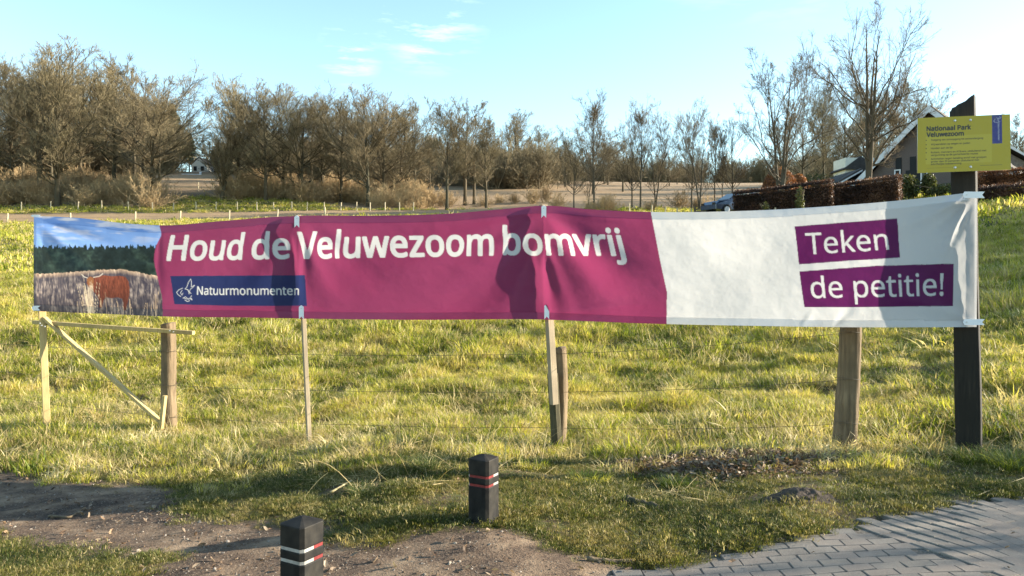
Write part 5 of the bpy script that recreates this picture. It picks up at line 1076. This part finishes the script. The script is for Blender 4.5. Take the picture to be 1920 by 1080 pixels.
# white house and barrier deep in the gap
wd_ = 168; wh = empty('white_house', (X(372, wd_), wd_, gz(X(372, wd_), wd_)), 'white gabled house seen through the gap in the left oaks', 'house'); Ow = np.array([X(372, wd_), wd_, 0.]); zw = Zp(296, wd_); zf = Zp(328, wd_)-1
addp('wall', MB().extrude([(-1.5, zf), (1.9, zf), (1.9, zw-1.5), (.1, zw), (-1.5, zw-1.5)], 8, Ow, (1, 0, 0), UZ, (0, 1, 0)), wh, (m_plaster,))
addp('roof', MB().extrude([(-1.8, zw-1.6), (.1, zw+.05), (2.2, zw-1.6), (2.2, zw-1.4), (.1, zw+.25), (-1.8, zw-1.4)], 8.4, Ow-np.array([0, .1, 0]), (1, 0, 0), UZ, (0, 1, 0)), wh, (m_tile,))
for dx in (-.7, .9):
    o = addp('window', MB().box(Ow+np.array([dx, -.03, zw-2.4]), (.7, .08, 1.0)), wh, (m_glass,))
ba_ = empty('field_barrier', (X(360, 140), 140, gz(X(360, 140), 140)), 'white swing barrier in front of the white house', 'barrier')
addp('bar', MB().beam(W(341, 327, 140), W(377, 328, 140), .25, .25, up=(0, 1, 0)), ba_, (m_white,)); addp('brace', MB().beam(W(356, 328, 140), W(374, 334, 140), .18, .18, up=(0, 1, 0)), ba_, (m_white,)); addp('post', MB().beam(W(376, 337, 140), W(376, 322, 140), .3, .3), ba_, (m_white,))
# cars
def car(loc, rz, col, label, s=1.0):
    t = empty('parked_car', loc, label, 'car'); t.rotation_euler = (0, 0, rz); t.scale = (s, s, s); pt = plain('car_paint', col, .25, .05, 5, .6)
    prof = [(-2.1, .35), (-2.15, .75), (-2.05, .98), (-1.75, 1.05), (-1.3, 1.42), (-.7, 1.50), (.25, 1.46), (.95, 1.02), (1.85, .88), (2.15, .65), (2.15, .35)]
    b = MB(); n = len(prof); ring = []
    for y, k_ in ((-.86, .0), (-.80, 1.), (.80, 1.), (.86, .0)):
        for x, z in prof: ring.append((x*(1 if k_ else .985), y*(1 if z < 1.0 else .84), z if k_ else min(z, z*.985)))
    b.add(ring, [[j*n+i, j*n+(i+1) % n, (j+1)*n+(i+1) % n, (j+1)*n+i] for j in range(3) for i in range(n)]+[list(range(n))[::-1], list(range(3*n, 4*n))]); obj('body', b.mesh('body', (pt,)), t)
    for y in (-.735, .735): obj('side_window', MB().extrude([(-1.25, 1.03), (-1.15, 1.36), (-.6, 1.43), (.2, 1.40), (.75, 1.03)], .012, (0, y, 0), (1, 0, 0), (0, 0, 1), (0, math.copysign(1, y), 0)).mesh('side_window', (m_glass,)), t)
    obj('windscreen', MB().beam((.34, 0, 1.42), (.98, 0, 1.03), 1.25, .02, up=(1, 0, .6)).mesh('windscreen', (m_glass,)), t); obj('rear_window', MB().beam((-1.72, 0, 1.10), (-1.36, 0, 1.40), 1.2, .02, up=(-1, 0, .8)).mesh('rear_window', (m_glass,)), t)
    a = np.arange(16)*math.pi/8; tyre = plain('tyre_rubber', (.02, .02, .02), .9)
    for x in (-1.35, 1.35):
        for y in (-.80, .80): 
            V = [(x+.32*math.cos(q), y+dy, .32+.32*math.sin(q)) for dy in (-.1, .1) for q in a]; w_ = obj('wheel', MB().add(V, [list(range(16))[::-1], list(range(16, 32))]+[[i, (i+1) % 16, 16+(i+1) % 16, 16+i] for i in range(16)]).mesh('wheel', (tyre,)), t)
            V = [(x+.2*math.cos(q), y+math.copysign(dy, y), .32+.2*math.sin(q)) for dy in (.09, .115) for q in a]; obj('rim', MB().add(V, [list(range(16))[::-1], list(range(16, 32))]+[[i, (i+1) % 16, 16+(i+1) % 16, 16+i] for i in range(16)]).mesh('rim', (m_galv,)), w_)
    for y in (-.6, .6): obj('headlight', MB().box((2.13, y, .70), (.06, .3, .14)).mesh('headlight', (m_glass,)), t); obj('tail_light', MB().box((-2.12, y, .82), (.06, .25, .2)).mesh('tail_light', (m_band_red,)), t)
x, y = Wg(1368, 46); car((x+.4, y, Zp(405, 46)), R(200), (.012, .03, .07), 'dark blue car parked at the left end of the dark hedge', .95)
x, y = Wg(414, 168); car((x, y, gz(x, y)), R(10), (.75, .75, .76), 'white car nearest the white house in the gap'); x, y = Wg(432, 172); car((x, y, gz(x, y)), R(4), (.78, .78, .78), 'white car furthest right in the gap')
gt = empty('wooden_gate', tuple(W(1330, 393, 50)), 'low wooden field gate left of the parked blue car', 'gate'); zg = Zp(400, 50)
for i, (a, b_) in enumerate((((1303, 393), (1330, 388)), ((1303, 397), (1345, 395)), ((1330, 389), (1348, 388)), ((1332, 396), (1346, 389)))): addp('rail', MB().beam(W(a[0], a[1], 50), W(b_[0], b_[1], 50), .10, .06, up=(0, 1, 0)), gt, (m_new_wood if i > 1 else m_log,))
for px in (1303, 1331, 1348): addp('gatepost', MB().beam(W(px, 402, 50), W(px, 386, 50), .14, .14), gt, (m_log,))
